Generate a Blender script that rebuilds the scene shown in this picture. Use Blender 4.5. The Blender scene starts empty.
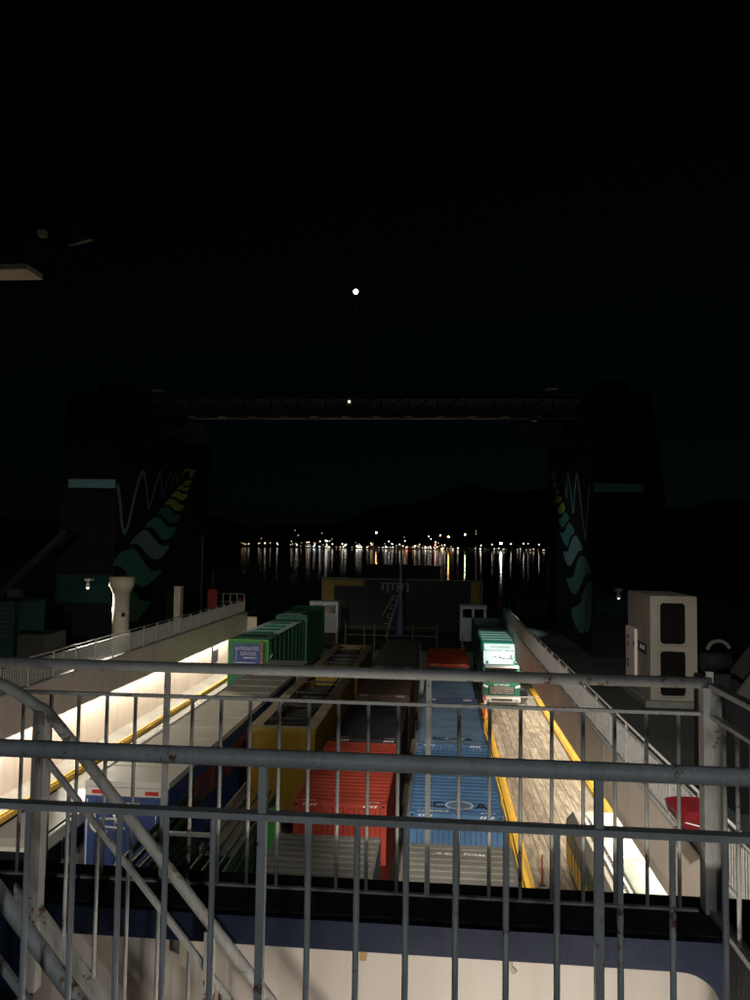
import bpy, bmesh, math, random
from mathutils import Vector, Matrix
random.seed(7)
R = math.radians
sc = bpy.context.scene
COL = sc.collection

# ---------------------------------------------------------------- materials
MATS = {}
def nodes(name):
    m = bpy.data.materials.new(name); m.use_nodes = True
    nt = m.node_tree; b = nt.nodes['Principled BSDF']
    return m, nt, b
def paint(name, col, rough=.5, var=.25, dirt=.35, dirtcol=(.09,.06,.04), scale=3., bump=.15, metal=0., streak=True, spec=.5):
    """weathered paint: slow colour drift, grime patches, vertical run-off streaks, uneven gloss"""
    m, nt, b = nodes(name)
    N, L = nt.nodes, nt.links
    tc = N.new('ShaderNodeTexCoord')
    n1 = N.new('ShaderNodeTexNoise'); n1.inputs['Scale'].default_value = scale*.35; n1.inputs['Detail'].default_value = 5
    L.new(tc.outputs['Object'], n1.inputs['Vector'])
    mp = N.new('ShaderNodeMapping'); mp.inputs['Scale'].default_value = (1, 1, .12) if streak else (1, 1, 1)
    L.new(tc.outputs['Object'], mp.inputs['Vector'])
    n2 = N.new('ShaderNodeTexNoise'); n2.inputs['Scale'].default_value = scale*2.2; n2.inputs['Detail'].default_value = 8; n2.inputs['Roughness'].default_value = .65
    L.new(mp.outputs[0], n2.inputs['Vector'])
    r1 = N.new('ShaderNodeMapRange'); r1.inputs[1].default_value = .3; r1.inputs[2].default_value = .7
    r1.inputs[3].default_value = 1-var; r1.inputs[4].default_value = 1+var*.4
    L.new(n1.outputs[0], r1.inputs[0])
    hs = N.new('ShaderNodeHueSaturation'); hs.inputs['Color'].default_value = (*col, 1)
    L.new(r1.outputs[0], hs.inputs['Value'])
    r2 = N.new('ShaderNodeMapRange'); r2.inputs[1].default_value = .52; r2.inputs[2].default_value = .78
    r2.inputs[3].default_value = 0; r2.inputs[4].default_value = dirt
    L.new(n2.outputs[0], r2.inputs[0])
    mx = N.new('ShaderNodeMixRGB'); mx.inputs['Color2'].default_value = (*dirtcol, 1)
    L.new(r2.outputs[0], mx.inputs['Fac']); L.new(hs.outputs[0], mx.inputs['Color1'])
    L.new(mx.outputs[0], b.inputs['Base Color'])
    r3 = N.new('ShaderNodeMapRange'); r3.inputs[3].default_value = max(.05, rough-.12); r3.inputs[4].default_value = min(1, rough+.18)
    L.new(n2.outputs[0], r3.inputs[0]); L.new(r3.outputs[0], b.inputs['Roughness'])
    b.inputs['Metallic'].default_value = metal
    b.inputs['Specular IOR Level'].default_value = spec
    if bump:
        bp = N.new('ShaderNodeBump'); bp.inputs['Strength'].default_value = bump; bp.inputs['Distance'].default_value = .02
        L.new(n2.outputs[0], bp.inputs['Height']); L.new(bp.outputs[0], b.inputs['Normal'])
    MATS[name] = m
    return m
def emit(name, col, s):
    m, nt, b = nodes(name)
    b.inputs['Base Color'].default_value = (*col, 1)
    b.inputs['Emission Color'].default_value = (*col, 1); b.inputs['Emission Strength'].default_value = s
    MATS[name] = m
    return m

def chipped(name, col, rough):
    m = paint(name, col, rough, .2, .3, (.16,.12,.09), 22, .35)
    nt = m.node_tree; N, L = nt.nodes, nt.links; b = N['Principled BSDF']
    src = b.inputs['Base Color'].links[0].from_socket
    tc = N.new('ShaderNodeTexCoord'); n = N.new('ShaderNodeTexNoise'); n.inputs['Scale'].default_value = 38; n.inputs['Detail'].default_value = 10; n.inputs['Roughness'].default_value = .7
    n2 = N.new('ShaderNodeTexNoise'); n2.inputs['Scale'].default_value = 3.5
    L.new(tc.outputs['Object'], n.inputs['Vector']); L.new(tc.outputs['Object'], n2.inputs['Vector'])
    ad = N.new('ShaderNodeMath'); ad.operation = 'MULTIPLY'; L.new(n.outputs[0], ad.inputs[0]); L.new(n2.outputs[0], ad.inputs[1])
    mr = N.new('ShaderNodeMapRange'); mr.inputs[1].default_value = .345; mr.inputs[2].default_value = .39
    L.new(ad.outputs[0], mr.inputs[0])
    mx = N.new('ShaderNodeMixRGB'); mx.inputs['Color2'].default_value = (.13,.055,.025,1)
    L.new(mr.outputs[0], mx.inputs['Fac']); L.new(src, mx.inputs['Color1']); L.new(mx.outputs[0], b.inputs['Base Color'])
    return m
M = MATS
chipped('rail_paint', (.46,.46,.44), .4)
chipped('rail_paint_grey', (.38,.41,.42), .36)
paint('cream', (.62,.56,.50), .5, .12, .22, (.25,.16,.09), 1.6, .08)
paint('hull_white', (.68,.60,.53), .5, .16, .42, (.34,.22,.13), .9, .06)
paint('casing_dark', (.006,.008,.0085), .85, .3, .3, (.016,.014,.012), .6, .05, spec=.15)
paint('casing_teal', (.008,.034,.034), .8, .3, .2, (.01,.015,.015), .6, .05, spec=.15)
paint('leaf_yellow', (.38,.42,.05), .5, .15, .1, (.1,.1,.02), 1, .02)
paint('leaf_lime', (.22,.31,.05), .5, .15, .1, (.1,.1,.02), 1, .02)
paint('leaf_green', (.045,.17,.14), .5, .15, .15, (.02,.08,.08), 1, .02)
paint('leaf_teal', (.045,.21,.19), .5, .15, .15, (.02,.08,.08), 1, .02)
paint('leaf_pale', (.14,.24,.27), .5, .15, .15, (.06,.10,.12), 1, .02)
paint('wave_blue', (.12,.27,.31), .5, .15, .15, (.02,.08,.08), 1, .02)
paint('black_steel', (.009,.010,.011), .6, .3, .2, (.025,.025,.025), 4, .1, spec=.3)
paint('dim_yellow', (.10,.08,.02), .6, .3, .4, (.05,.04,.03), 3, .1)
paint('dark_mesh', (.34,.34,.33), .7, .3, .2, (.03,.03,.03), 2, .1)
paint('camper_cream', (.30,.275,.225), .5, .15, .45, (.16,.13,.09), 2.2, .1, streak=False)
paint('camper_mint', (.13,.165,.135), .5, .2, .5, (.12,.13,.10), 2.5, .1, streak=False)
paint('housing_paint', (.23,.215,.175), .55, .12, .3, (.14,.10,.06), 1.6, .1)
paint('navy', (.007,.013,.038), .6, .25, .25, (.03,.03,.035), 6, .15, streak=False, spec=.25)
paint('tread_black', (.018,.018,.018), .75, .3, .3, (.05,.05,.05), 30, .8)
paint('deck_paint', (.30,.29,.26), .6, .3, .6, (.10,.085,.06), 1.2, .25, streak=False)
paint('deck_green', (.035,.045,.04), .7, .3, .3, (.02,.02,.02), 1.2, .25, streak=False)
paint('floor_ochre', (.38,.19,.07), .6, .3, .3, (.10,.06,.03), 3, .2, streak=False)
paint('yellow', (.72,.42,.03), .5, .2, .4, (.20,.12,.04), 4, .2)
paint('yellow_old', (.50,.36,.04), .55, .25, .5, (.10,.08,.04), 2, .2)
paint('yellow_frame', (.46,.27,.025), .5, 0.35, 0.70, (.16,.09,.03), 2.5, .1)
paint('tan', (.42,.34,.20), .6, 0.35, 0.75, (.14,.11,.07), 3, .1, streak=False)
paint('machine', (.085,.085,.08), .5, .4, .5, (.2,.18,.14), 5, .3, metal=.2)
paint('red_box', (.44,.060,.035), .48, 0.33, 0.65, (.16,.06,.04), 2, .1)
paint('orange_box', (.72,.11,.035), .5, 0.33, 0.60, (.25,.08,.04), 2, .1)
paint('blue_box', (.085,.19,.35), .45, 0.33, 0.65, (.10,.12,.15), 2, .1)
paint('blue_pale_box', (.16,.25,.36), .45, 0.35, 0.70, (.16,.17,.18), 2, .1)
paint('navy_box', (.05,.07,.17), .45, 0.35, 0.70, (.12,.12,.13), 2, .1)
paint('grey_box', (.20,.195,.17), .55, 0.35, 0.75, (.12,.10,.07), 2, .1)
paint('brown_box', (.17,.11,.07), .55, 0.35, 0.75, (.12,.10,.07), 2, .1)
paint('dark_box', (.025,.025,.028), .5, .3, .3, (.06,.06,.06), 2, .1)
paint('green_box', (.030,.20,.10), .45, 0.35, 0.65, (.05,.10,.07), 1.5, .1)
paint('roof_mint', (.34,.48,.42), .4, .2, .3, (.10,.14,.12), 1.5, .1, streak=False)
paint('green_rail', (.030,.075,.035), .5, .3, .3, (.05,.06,.04), 3, .1)
paint('green_bright', (.06,.36,.06), .5, .2, .2, (.05,.06,.04), 3, .1)
paint('truck_green', (.015,.16,.11), .28, .12, .12, (.03,.06,.05), 2, .02)
paint('curtain_green', (.012,.085,.07), .4, .3, .3, (.10,.13,.12), 2, .12)
paint('truck_white', (.78,.80,.78), .3, .08, .15, (.3,.3,.28), 2, .03)
paint('trailer_roof', (.64,.60,.50), .45, .2, .35, (.24,.21,.17), .7, .1, streak=False)
paint('trailer_blue', (.04,.085,.27), .4, .15, .25, (.05,.06,.12), 2, .06)
paint('rust_red', (.30,.07,.035), .6, .3, .4, (.05,.04,.03), 3, .1)
paint('van_white', (.72,.70,.66), .3, .1, .2, (.3,.26,.2), 2, .02)
paint('chrome', (.55,.56,.55), .25, .15, .2, (.1,.1,.1), 6, .05, metal=.9)
paint('rubber', (.02,.02,.02), .8, .2, .2, (.06,.05,.04), 8, .2)
paint('white_steel', (.74,.74,.72), .45, .12, .25, (.28,.26,.22), 2, .08)
paint('vent_cream', (.50,.46,.36), .55, .15, .45, (.14,.10,.06), 2.2, .15)
paint('red_tarp', (.17,.006,.012), .5, .2, .2, (.1,.01,.01), 6, .4)
paint('red_gear', (.26,.015,.012), .5, .2, .2, (.1,.01,.01), 4, .1)
paint('sign_blue', (.03,.07,.30), .4, .1, .1, (.05,.05,.1), 4, 0)
paint('letter_white', (.78,.78,.76), .5, .1, .1, (.3,.3,.3), 6, 0)
paint('letter_dark', (.02,.022,.04), .5, .1, .1, (.05,.05,.05), 6, 0)
paint('letter_red', (.60,.03,.02), .5, .1, .1, (.2,.03,.02), 6, 0)
paint('louvre', (.004,.004,.004), .8, .2, .2, (.01,.01,.01), 4, 0, spec=.1)
paint('brass', (.42,.28,.08), .45, .2, .3, (.1,.08,.04), 4, .1)
paint('land', (.010,.012,.010), .95, .3, .2, (.01,.01,.01), .01, 0, streak=False)
paint('shed_wall', (.30,.28,.25), .8, .2, .2, (.1,.1,.1), .05, 0)
paint('stain_bird', (.70,.68,.62), .7, .2, .1, (.3,.3,.3), 6, .2)
paint('bow_steel', (.030,.029,.025), .55, .4, .5, (.02,.02,.02), .5, .1)
paint('wing_panel', (.25,.22,.17), .6, .2, .3, (.08,.07,.05), 4, .2)
paint('wing_grey', (.14,.15,.13), .6, .2, .3, (.04,.04,.03), 4, .2)
paint('wing_navy', (.006,.008,.028), .5, .2, .3, (.02,.02,.03), 4, .1)

def glass_dark():
    m, nt, b = nodes('dark_glass')
    b.inputs['Base Color'].default_value = (.012,.014,.015,1); b.inputs['Roughness'].default_value = .08
    MATS['dark_glass'] = m
glass_dark()
# worn timber planking of the vehicle lane: boards run along Y
def planks():
    m, nt, b = nodes('worn_planks'); N, L = nt.nodes, nt.links
    tc = N.new('ShaderNodeTexCoord')
    br = N.new('ShaderNodeTexBrick'); br.offset = .37; br.inputs['Scale'].default_value = 1
    mp = N.new('ShaderNodeMapping'); mp.inputs['Rotation'].default_value = (0,0,R(90))
    L.new(tc.outputs['Object'], mp.inputs['Vector']); L.new(mp.outputs[0], br.inputs['Vector'])
    br.inputs['Brick Width'].default_value = 5.2; br.inputs['Row Height'].default_value = .42; br.inputs['Mortar Size'].default_value = .018
    br.inputs['Color1'].default_value = (.40,.34,.24,1); br.inputs['Color2'].default_value = (.22,.18,.13,1); br.inputs['Mortar'].default_value = (.05,.04,.03,1)
    m2 = N.new('ShaderNodeMapping'); m2.inputs['Scale'].default_value = (3.5, .35, 1); L.new(tc.outputs['Object'], m2.inputs['Vector'])
    n = N.new('ShaderNodeTexNoise'); n.inputs['Scale'].default_value = 2.2; n.inputs['Detail'].default_value = 9; n.inputs['Roughness'].default_value = .7
    L.new(m2.outputs[0], n.inputs['Vector'])
    n3 = N.new('ShaderNodeTexNoise'); n3.inputs['Scale'].default_value = .7; n3.inputs['Detail'].default_value = 8; n3.inputs['Roughness'].default_value = .7; n3.inputs['Distortion'].default_value = 1.5
    L.new(tc.outputs['Object'], n3.inputs['Vector'])
    r = N.new('ShaderNodeMapRange'); r.inputs[1].default_value = .35; r.inputs[2].default_value = .7; r.inputs[3].default_value = .30; r.inputs[4].default_value = 1.45
    L.new(n.outputs[0], r.inputs[0])
    mu = N.new('ShaderNodeMixRGB'); mu.blend_type = 'MULTIPLY'; mu.inputs['Fac'].default_value = 1
    L.new(br.outputs[0], mu.inputs['Color1']); L.new(r.outputs[0], mu.inputs['Color2'])
    r2 = N.new('ShaderNodeMapRange'); r2.inputs[1].default_value = .5; r2.inputs[2].default_value = .68; r2.inputs[4].default_value = .8
    L.new(n3.outputs[0], r2.inputs[0])
    mx = N.new('ShaderNodeMixRGB'); mx.inputs['Color2'].default_value = (.12,.09,.06,1)
    L.new(r2.outputs[0], mx.inputs['Fac']); L.new(mu.outputs[0], mx.inputs['Color1'])
    L.new(mx.outputs[0], b.inputs['Base Color']); b.inputs['Roughness'].default_value = .75
    bp = N.new('ShaderNodeBump'); bp.inputs['Strength'].default_value = .5; bp.inputs['Distance'].default_value = .02
    L.new(n.outputs[0], bp.inputs['Height']); L.new(bp.outputs[0], b.inputs['Normal'])
    MATS['worn_planks'] = m
planks()
def water():
    m, nt, b = nodes('sea'); N, L = nt.nodes, nt.links
    b.inputs['Base Color'].default_value = (.002,.004,.006,1); b.inputs['Roughness'].default_value = .06; b.inputs['IOR'].default_value = 1.33
    tc = N.new('ShaderNodeTexCoord')
    prev = None
    for s, d, st in ((.55, 3, .4), (.09, 2, .3)):
        n = N.new('ShaderNodeTexNoise'); n.inputs['Scale'].default_value = s; n.inputs['Detail'].default_value = d
        L.new(tc.outputs['Object'], n.inputs['Vector'])
        bp = N.new('ShaderNodeBump'); bp.inputs['Strength'].default_value = st; bp.inputs['Distance'].default_value = .08 if s > .2 else .13
        L.new(n.outputs[0], bp.inputs['Height'])
        if prev: L.new(prev.outputs[0], bp.inputs['Normal'])
        prev = bp
    L.new(prev.outputs[0], b.inputs['Normal'])
    MATS['sea'] = m
water()

# ---------------------------------------------------------------- builders
def tag(o, label=None, cat=None, group=None, kind=None):
    if label: o['label'] = label
    if cat: o['category'] = cat
    if group: o['group'] = group
    if kind: o['kind'] = kind
    return o
def empty(name, loc, label, cat, group=None):
    o = bpy.data.objects.new(name, None); o.empty_display_size = .2; COL.objects.link(o)
    o.location = loc
    o['base'] = [float(c) for c in loc]
    return tag(o, label, cat, group)
def base(o):
    return Vector(o['base'][:]) if o is not None and 'base' in o else Vector((0,0,0))
class MB:
    """collects boxes, tubes, sheets given in world coordinates; build() links them as one mesh"""
    def __init__(s): s.b = bmesh.new()
    def box(s, x0, x1, y0, y1, z0, z1, bev=0):
        x0,x1=sorted((x0,x1)); y0,y1=sorted((y0,y1)); z0,z1=sorted((z0,z1))
        r = bmesh.ops.create_cube(s.b, size=1, matrix=Matrix.Translation(((x0+x1)/2,(y0+y1)/2,(z0+z1)/2)) @ Matrix.Diagonal((x1-x0,y1-y0,z1-z0,1)))
        if bev:
            es = list({e for v in r['verts'] for e in v.link_edges})
            bmesh.ops.bevel(s.b, geom=es, offset=bev, segments=2, affect='EDGES', profile=.6)
        return s
    def bar(s, p, q, w, h, up=(0,0,1)):
        p, q = Vector(p), Vector(q); d = q-p; y = d.normalized()
        x = y.cross(Vector(up))
        if x.length < 1e-4: x = y.cross(Vector((0,1,0)))
        x.normalize(); z = x.cross(y)
        m = Matrix((x, y, z)).transposed().to_4x4(); m.translation = (p+q)/2
        bmesh.ops.create_cube(s.b, size=1, matrix=m @ Matrix.Diagonal((w, d.length, h, 1)))
        return s
    def tube(s, pts, r, n=12, cap=True, radii=None):
        pts = [Vector(p) for p in pts]; rings = []
        prevx = None
        for i, p in enumerate(pts):
            if i == 0: d = pts[1]-p
            elif i == len(pts)-1: d = p-pts[i-1]
            else: d = (pts[i+1]-p).normalized() + (p-pts[i-1]).normalized()
            d.normalize()
            if prevx is None:
                a = Vector((0,0,1)) if abs(d.z) < .9 else Vector((0,1,0))
                x = d.cross(a).normalized()
            else:
                x = (prevx - d*prevx.dot(d)).normalized()
            prevx = x; y = d.cross(x)
            rr = radii[i] if radii else r
            rings.append([s.b.verts.new(p + (x*math.cos(2*math.pi*k/n)+y*math.sin(2*math.pi*k/n))*rr) for k in range(n)])
        for a, b in zip(rings, rings[1:]):
            for k in range(n):
                f = s.b.faces.new((a[k], a[(k+1)%n], b[(k+1)%n], b[k])); f.smooth = True
        if cap:
            s.b.faces.new(rings[0][::-1]); s.b.faces.new(rings[-1])
        return s
    def lathe(s, cx, cy, prof, n=24):
        rings = [[s.b.verts.new((cx+r*math.cos(2*math.pi*k/n), cy+r*math.sin(2*math.pi*k/n), z)) for k in range(n)] for r, z in prof]
        for a, b in zip(rings, rings[1:]):
            for k in range(n):
                f = s.b.faces.new((a[k], a[(k+1)%n], b[(k+1)%n], b[k])); f.smooth = True
        s.b.faces.new(rings[0][::-1]); s.b.faces.new(rings[-1])
        return s
    def poly(s, pts):
        s.b.faces.new([s.b.verts.new(p) for p in pts]); return s
    def prism(s, pts, d):
        """polygon (list of 3-D points) pushed out by vector d"""
        d = Vector(d); a = [s.b.verts.new(p) for p in pts]; b = [s.b.verts.new(Vector(p)+d) for p in pts]
        s.b.faces.new(a[::-1]); s.b.faces.new(b)
        n = len(a)
        for k in range(n): s.b.faces.new((a[k], a[(k+1)%n], b[(k+1)%n], b[k]))
        return s
    def loft(s, secs):
        rs = [[s.b.verts.new(p) for p in q] for q in secs]
        for a, b in zip(rs, rs[1:]):
            for k in range(len(a)): s.b.faces.new((a[k], a[(k+1)%len(a)], b[(k+1)%len(a)], b[k]))
        s.b.faces.new(rs[0][::-1]); s.b.faces.new(rs[-1]); return s
    def corr(s, o, u, v, n, ul, vl, period=.28, depth=.036):
        """corrugated sheet: waves along u, ridges run along v, ridge direction n"""
        o, u, v, n = Vector(o), Vector(u), Vector(v), Vector(n)
        c = max(2, round(ul/period)); p = ul/c; prof = [(0,0)]
        for i in range(c):
            prof += [((i+.30)*p, 0), ((i+.42)*p, 1), ((i+.78)*p, 1), ((i+.9)*p, 0)]
        prof.append((ul, 0))
        A = [s.b.verts.new(o+u*a+n*(h*depth)) for a, h in prof]; B = [s.b.verts.new(o+u*a+v*vl+n*(h*depth)) for a, h in prof]
        for k in range(len(A)-1): s.b.faces.new((A[k], A[k+1], B[k+1], B[k]))
        return s
    def build(s, name, mat, parent=None, recalc=True):
        if recalc: bmesh.ops.recalc_face_normals(s.b, faces=s.b.faces[:])
        o = Vector((0,0,0))
        if parent is not None: o = base(parent)
        else:
            xs = [v.co for v in s.b.verts]
            o = Vector((sum(v.x for v in xs)/len(xs), sum(v.y for v in xs)/len(xs), min(v.z for v in xs)))
        bmesh.ops.translate(s.b, verts=s.b.verts[:], vec=-o)
        me = bpy.data.meshes.new(name); s.b.to_mesh(me); s.b.free()
        me.materials.append(MATS[mat] if isinstance(mat, str) else mat)
        ob = bpy.data.objects.new(name, me); COL.objects.link(ob)
        if parent is not None:
            ob.parent = parent; ob['base'] = list(o)
        else:
            ob.location = o; ob['base'] = list(o)
        return ob
def text(name, s, size, mat, parent, origin, right, up, align='CENTER', ext=.004, sx=1.0):
    """raised lettering standing in the plane spanned by right/up, centred at origin (world)"""
    c = bpy.data.curves.new(name, 'FONT'); c.body = s; c.size = size; c.extrude = ext; c.align_x = align; c.align_y = 'CENTER'
    t = bpy.data.objects.new('tmp', c); COL.objects.link(t)
    dg = bpy.context.evaluated_depsgraph_get(); dg.update()
    me = bpy.data.meshes.new_from_object(t.evaluated_get(dg)); me.name = name
    bpy.data.objects.remove(t); bpy.data.curves.remove(c)
    rt, u = Vector(right).normalized(), Vector(up).normalized(); n = rt.cross(u)
    m = Matrix((rt*sx, u, n)).transposed().to_4x4(); m.translation = Vector(origin) - base(parent)
    me.transform(m); me.materials.clear(); me.materials.append(MATS[mat])
    for p in me.polygons: p.material_index = 0
    o = bpy.data.objects.new(name, me); COL.objects.link(o); o.parent = parent; o['base'] = list(base(parent))
    return o
def copy_tree(o, parent=None):
    c = o.copy(); COL.objects.link(c)
    if parent is not None: c.parent = parent
    for ch in list(o.children): copy_tree(ch, c)
    return c
def light(name, kind, parent, loc, power, col, target=None, **kw):
    d = bpy.data.lights.new(name, kind); d.energy = power; d.color = col
    for k, v in kw.items(): setattr(d, k, v)
    o = bpy.data.objects.new(name, d); COL.objects.link(o); o.parent = parent
    o.location = Vector(loc) - base(parent)
    if target is not None:
        o.rotation_euler = (Vector(target)-Vector(loc)).to_track_quat('-Z', 'Y').to_euler()
    return o
def smooth(pts, n=4, closed=True):
    out = []; L = len(pts)
    for i in range(L if closed else L-1):
        g = lambda k: pts[k % L] if closed else pts[min(max(k,0),L-1)]
        p0,p1,p2,p3 = g(i-1),g(i),g(i+1),g(i+2)
        for k in range(n):
            t = k/n
            out.append(tuple(.5*((2*b)+(-a+c)*t+(2*a-5*b+4*c-d)*t*t+(-a+3*b-3*c+d)*t**3) for a,b,c,d in zip(p0,p1,p2,p3)))
    if not closed: out.append(tuple(pts[-1]))
    return out
# painted fern leaves and wave lines of the casings, as (Y, Z) outlines in metres
LEFT_LEAVES = [('yellow', [(55.65, 23.9), (56.1, 24.37), (56.93, 24.59), (58.86, 24.69), (58.52, 24.45), (57.84, 24.01), (57.14, 24.06), (57.36, 24.38), (56.6, 24.38), (56.02, 24.14)]), ('yellow', [(55.71, 23.24), (56.5, 23.64), (57.18, 23.66), (57.86, 23.87), (57.64, 23.51), (57.04, 23.26), (56.37, 23.27)]), ('yellow', [(54.62, 22.83), (55.23, 23.15), (55.71, 23.15), (56.55, 23.08), (57.46, 23.24), (57.07, 22.95), (56.4, 22.82), (55.58, 22.88)]), ('yellow', [(53.44, 22.21), (54.17, 22.58), (54.95, 22.71), (55.77, 22.56), (57.1, 22.65), (56.45, 22.23), (55.81, 22.08), (54.99, 22.16), (54.2, 22.26)]), ('lime', [(52.09, 21.55), (52.87, 21.94), (53.61, 22.07), (54.38, 22.0), (55.19, 21.74), (56.33, 21.74), (55.71, 21.36), (54.91, 21.25), (54.13, 21.32), (53.35, 21.57), (52.61, 21.6)]), ('green', [(50.71, 20.83), (51.63, 21.27), (52.48, 21.4), (53.37, 21.3), (54.31, 20.99), (55.67, 21.0), (54.98, 20.51), (54.21, 20.34), (53.45, 20.35), (52.55, 20.51), (51.81, 20.83), (51.11, 20.88)]), ('teal', [(48.71, 19.87), (49.81, 20.47), (50.72, 20.63), (51.7, 20.54), (52.89, 20.04), (54.71, 20.01), (53.84, 19.35), (52.68, 19.08), (51.67, 19.2), (50.39, 19.81), (49.59, 19.93)]), ('pale', [(46.37, 18.79), (47.64, 19.45), (48.6, 19.68), (49.36, 19.63), (50.31, 19.21), (51.29, 18.79), (52.14, 18.65), (53.45, 18.66), (52.47, 18.09), (51.37, 17.75), (50.03, 17.82), (48.97, 18.21), (48.07, 18.64), (47.22, 18.81)]), ('green', [(43.6, 17.48), (44.95, 18.21), (46.43, 18.47), (47.55, 18.29), (49.13, 17.39), (50.4, 16.98), (52.0, 16.94), (50.99, 16.45), (49.58, 16.09), (48.23, 16.03), (46.58, 16.62), (45.62, 17.2), (44.72, 17.47)]), ('green', [(43.09, 15.51), (43.99, 16.1), (46.01, 16.17), (47.45, 15.61), (48.47, 15.09), (50.11, 14.85), (48.71, 14.2), (47.76, 13.84), (46.18, 14.05), (44.64, 14.98)])]
RIGHT_LEAVES = [('yellow', [(60.83, 24.7), (59.79, 24.85), (57.74, 24.63), (57.58, 24.46), (58.79, 24.51), (58.62, 24.1), (59.79, 24.16)]), ('yellow', [(59.79, 23.67), (59.12, 23.95), (57.74, 23.69), (57.74, 23.45)]), ('yellow', [(58.95, 23.23), (58.13, 23.36), (56.72, 23.13), (56.57, 22.89), (57.73, 22.94)]), ('yellow', [(58.78, 22.43), (58.53, 22.66), (57.34, 22.8), (55.46, 22.56), (55.82, 22.26), (57.73, 22.25)]), ('lime', [(57.73, 21.77), (56.19, 22.02), (54.74, 22.11), (53.83, 21.64), (55.09, 21.42), (56.57, 21.42)]), ('green', [(56.95, 21.02), (55.24, 21.11), (54.04, 21.44), (52.24, 20.97), (53.36, 20.68), (54.73, 20.4), (55.6, 20.43)]), ('teal', [(56.19, 20.01), (54.38, 19.98), (52.37, 20.65), (50.2, 20.07), (50.5, 19.85), (51.73, 19.72), (52.69, 19.14), (53.69, 19.08)]), ('pale', [(54.73, 18.63), (52.69, 18.7), (51.73, 19.24), (50.2, 19.71), (48.87, 19.56), (47.3, 18.85), (48.76, 18.74), (50.2, 18.21), (51.73, 17.75), (53.36, 17.88)]), ('green', [(53.36, 16.84), (50.81, 17.0), (49.05, 18.13), (47.57, 18.45), (46.13, 18.28), (44.78, 17.53), (46.38, 17.38), (47.68, 16.79), (49.34, 16.1), (51.12, 15.99)]), ('green', [(51.43, 14.82), (48.23, 15.48), (47.42, 16.12), (45.89, 16.83), (44.78, 17.01), (44.6, 16.67), (44.62, 15.21), (45.19, 14.24), (47.18, 13.83), (49.07, 13.82)])]
LEFT_WAVE = [(44.18, 22.42, 1.0), (44.4, 22.08, 0.9), (44.8, 21.04, 0.8), (45.1, 19.97, 0.75), (45.53, 19.51, 0.7), (46.08, 20.09, 0.65), (46.96, 21.99, 0.75), (47.54, 22.98, 0.8), (48.21, 23.47, 0.75), (48.63, 22.88, 0.6), (49.07, 21.54, 0.5), (49.31, 21.16, 0.45), (49.75, 21.78, 0.4), (51.2, 23.81, 0.35), (51.42, 23.11, 0.3), (51.78, 22.21, 0.3), (52.4, 23.03, 0.22), (53.2, 24.0, 0.2), (53.32, 22.95, 0.2), (53.79, 23.52, 0.18), (54.42, 24.12, 0.16), (54.36, 23.35, 0.16), (55.01, 23.84, 0.14), (55.49, 24.22, 0.13), (55.44, 23.66, 0.13), (56.11, 24.28, 0.12)]
RIGHT_WAVE = [(45.01, 22.53, 1.0), (45.31, 22.22, 0.9), (45.81, 21.03, 0.7), (46.37, 19.61, 0.7), (47.03, 20.3, 0.65), (48.3, 22.43, 0.75), (49.3, 23.63, 0.7), (50.01, 22.55, 0.6), (50.61, 21.25, 0.5), (51.6, 22.66, 0.4), (52.88, 24.07, 0.35), (53.29, 22.39, 0.3), (54.25, 23.63, 0.25), (54.74, 24.25, 0.22), (55.02, 23.47, 0.2), (55.68, 24.34, 0.18)]
TALL = [(-255.58, 3000.0, 63.5, 'orange', 3.2), (-48.12, 3000.0, 51.68, 'white', 2), (-39.39, 3000.0, 41.98, 'white', 1.6), (-3.09, 3000.0, 56.61, 'white', 2.8), (29.03, 3000.0, 50.77, 'orange', 3), (93.29, 3000.0, 61.43, 'greenish', 3), (-21.25, 3000.0, 30.46, 'white', 2.4), (232.64, 3000.0, 28.61, 'white', 4.6), (271.58, 3000.0, 26.83, 'white', 2.2), (319.63, 3000.0, 29.08, 'white', 2), (379.04, 3000.0, 26.06, 'white', 2), (336.9, 3000.0, 29.33, 'white', 1.3), (198.29, 3000.0, 23.44, 'white', 1.6), (155.73, 3000.0, 19.7, 'white', 2), (-204.74, 3000.0, 29.83, 'white', 2), (-141.55, 3000.0, 32.69, 'white', 1.9)]
# ================================================================ SETTING
DECK = 8.2          # vehicle deck above the water
WALK = 12.8         # side walkways
CAMZ = 19.0
def struct(name, mb, mat): return tag(mb.build(name, mat), kind='structure')
struct('water', MB().poly([(-9000,-3000,0),(9000,-3000,0),(9000,12000,0),(-9000,12000,0)]), 'sea')
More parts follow.
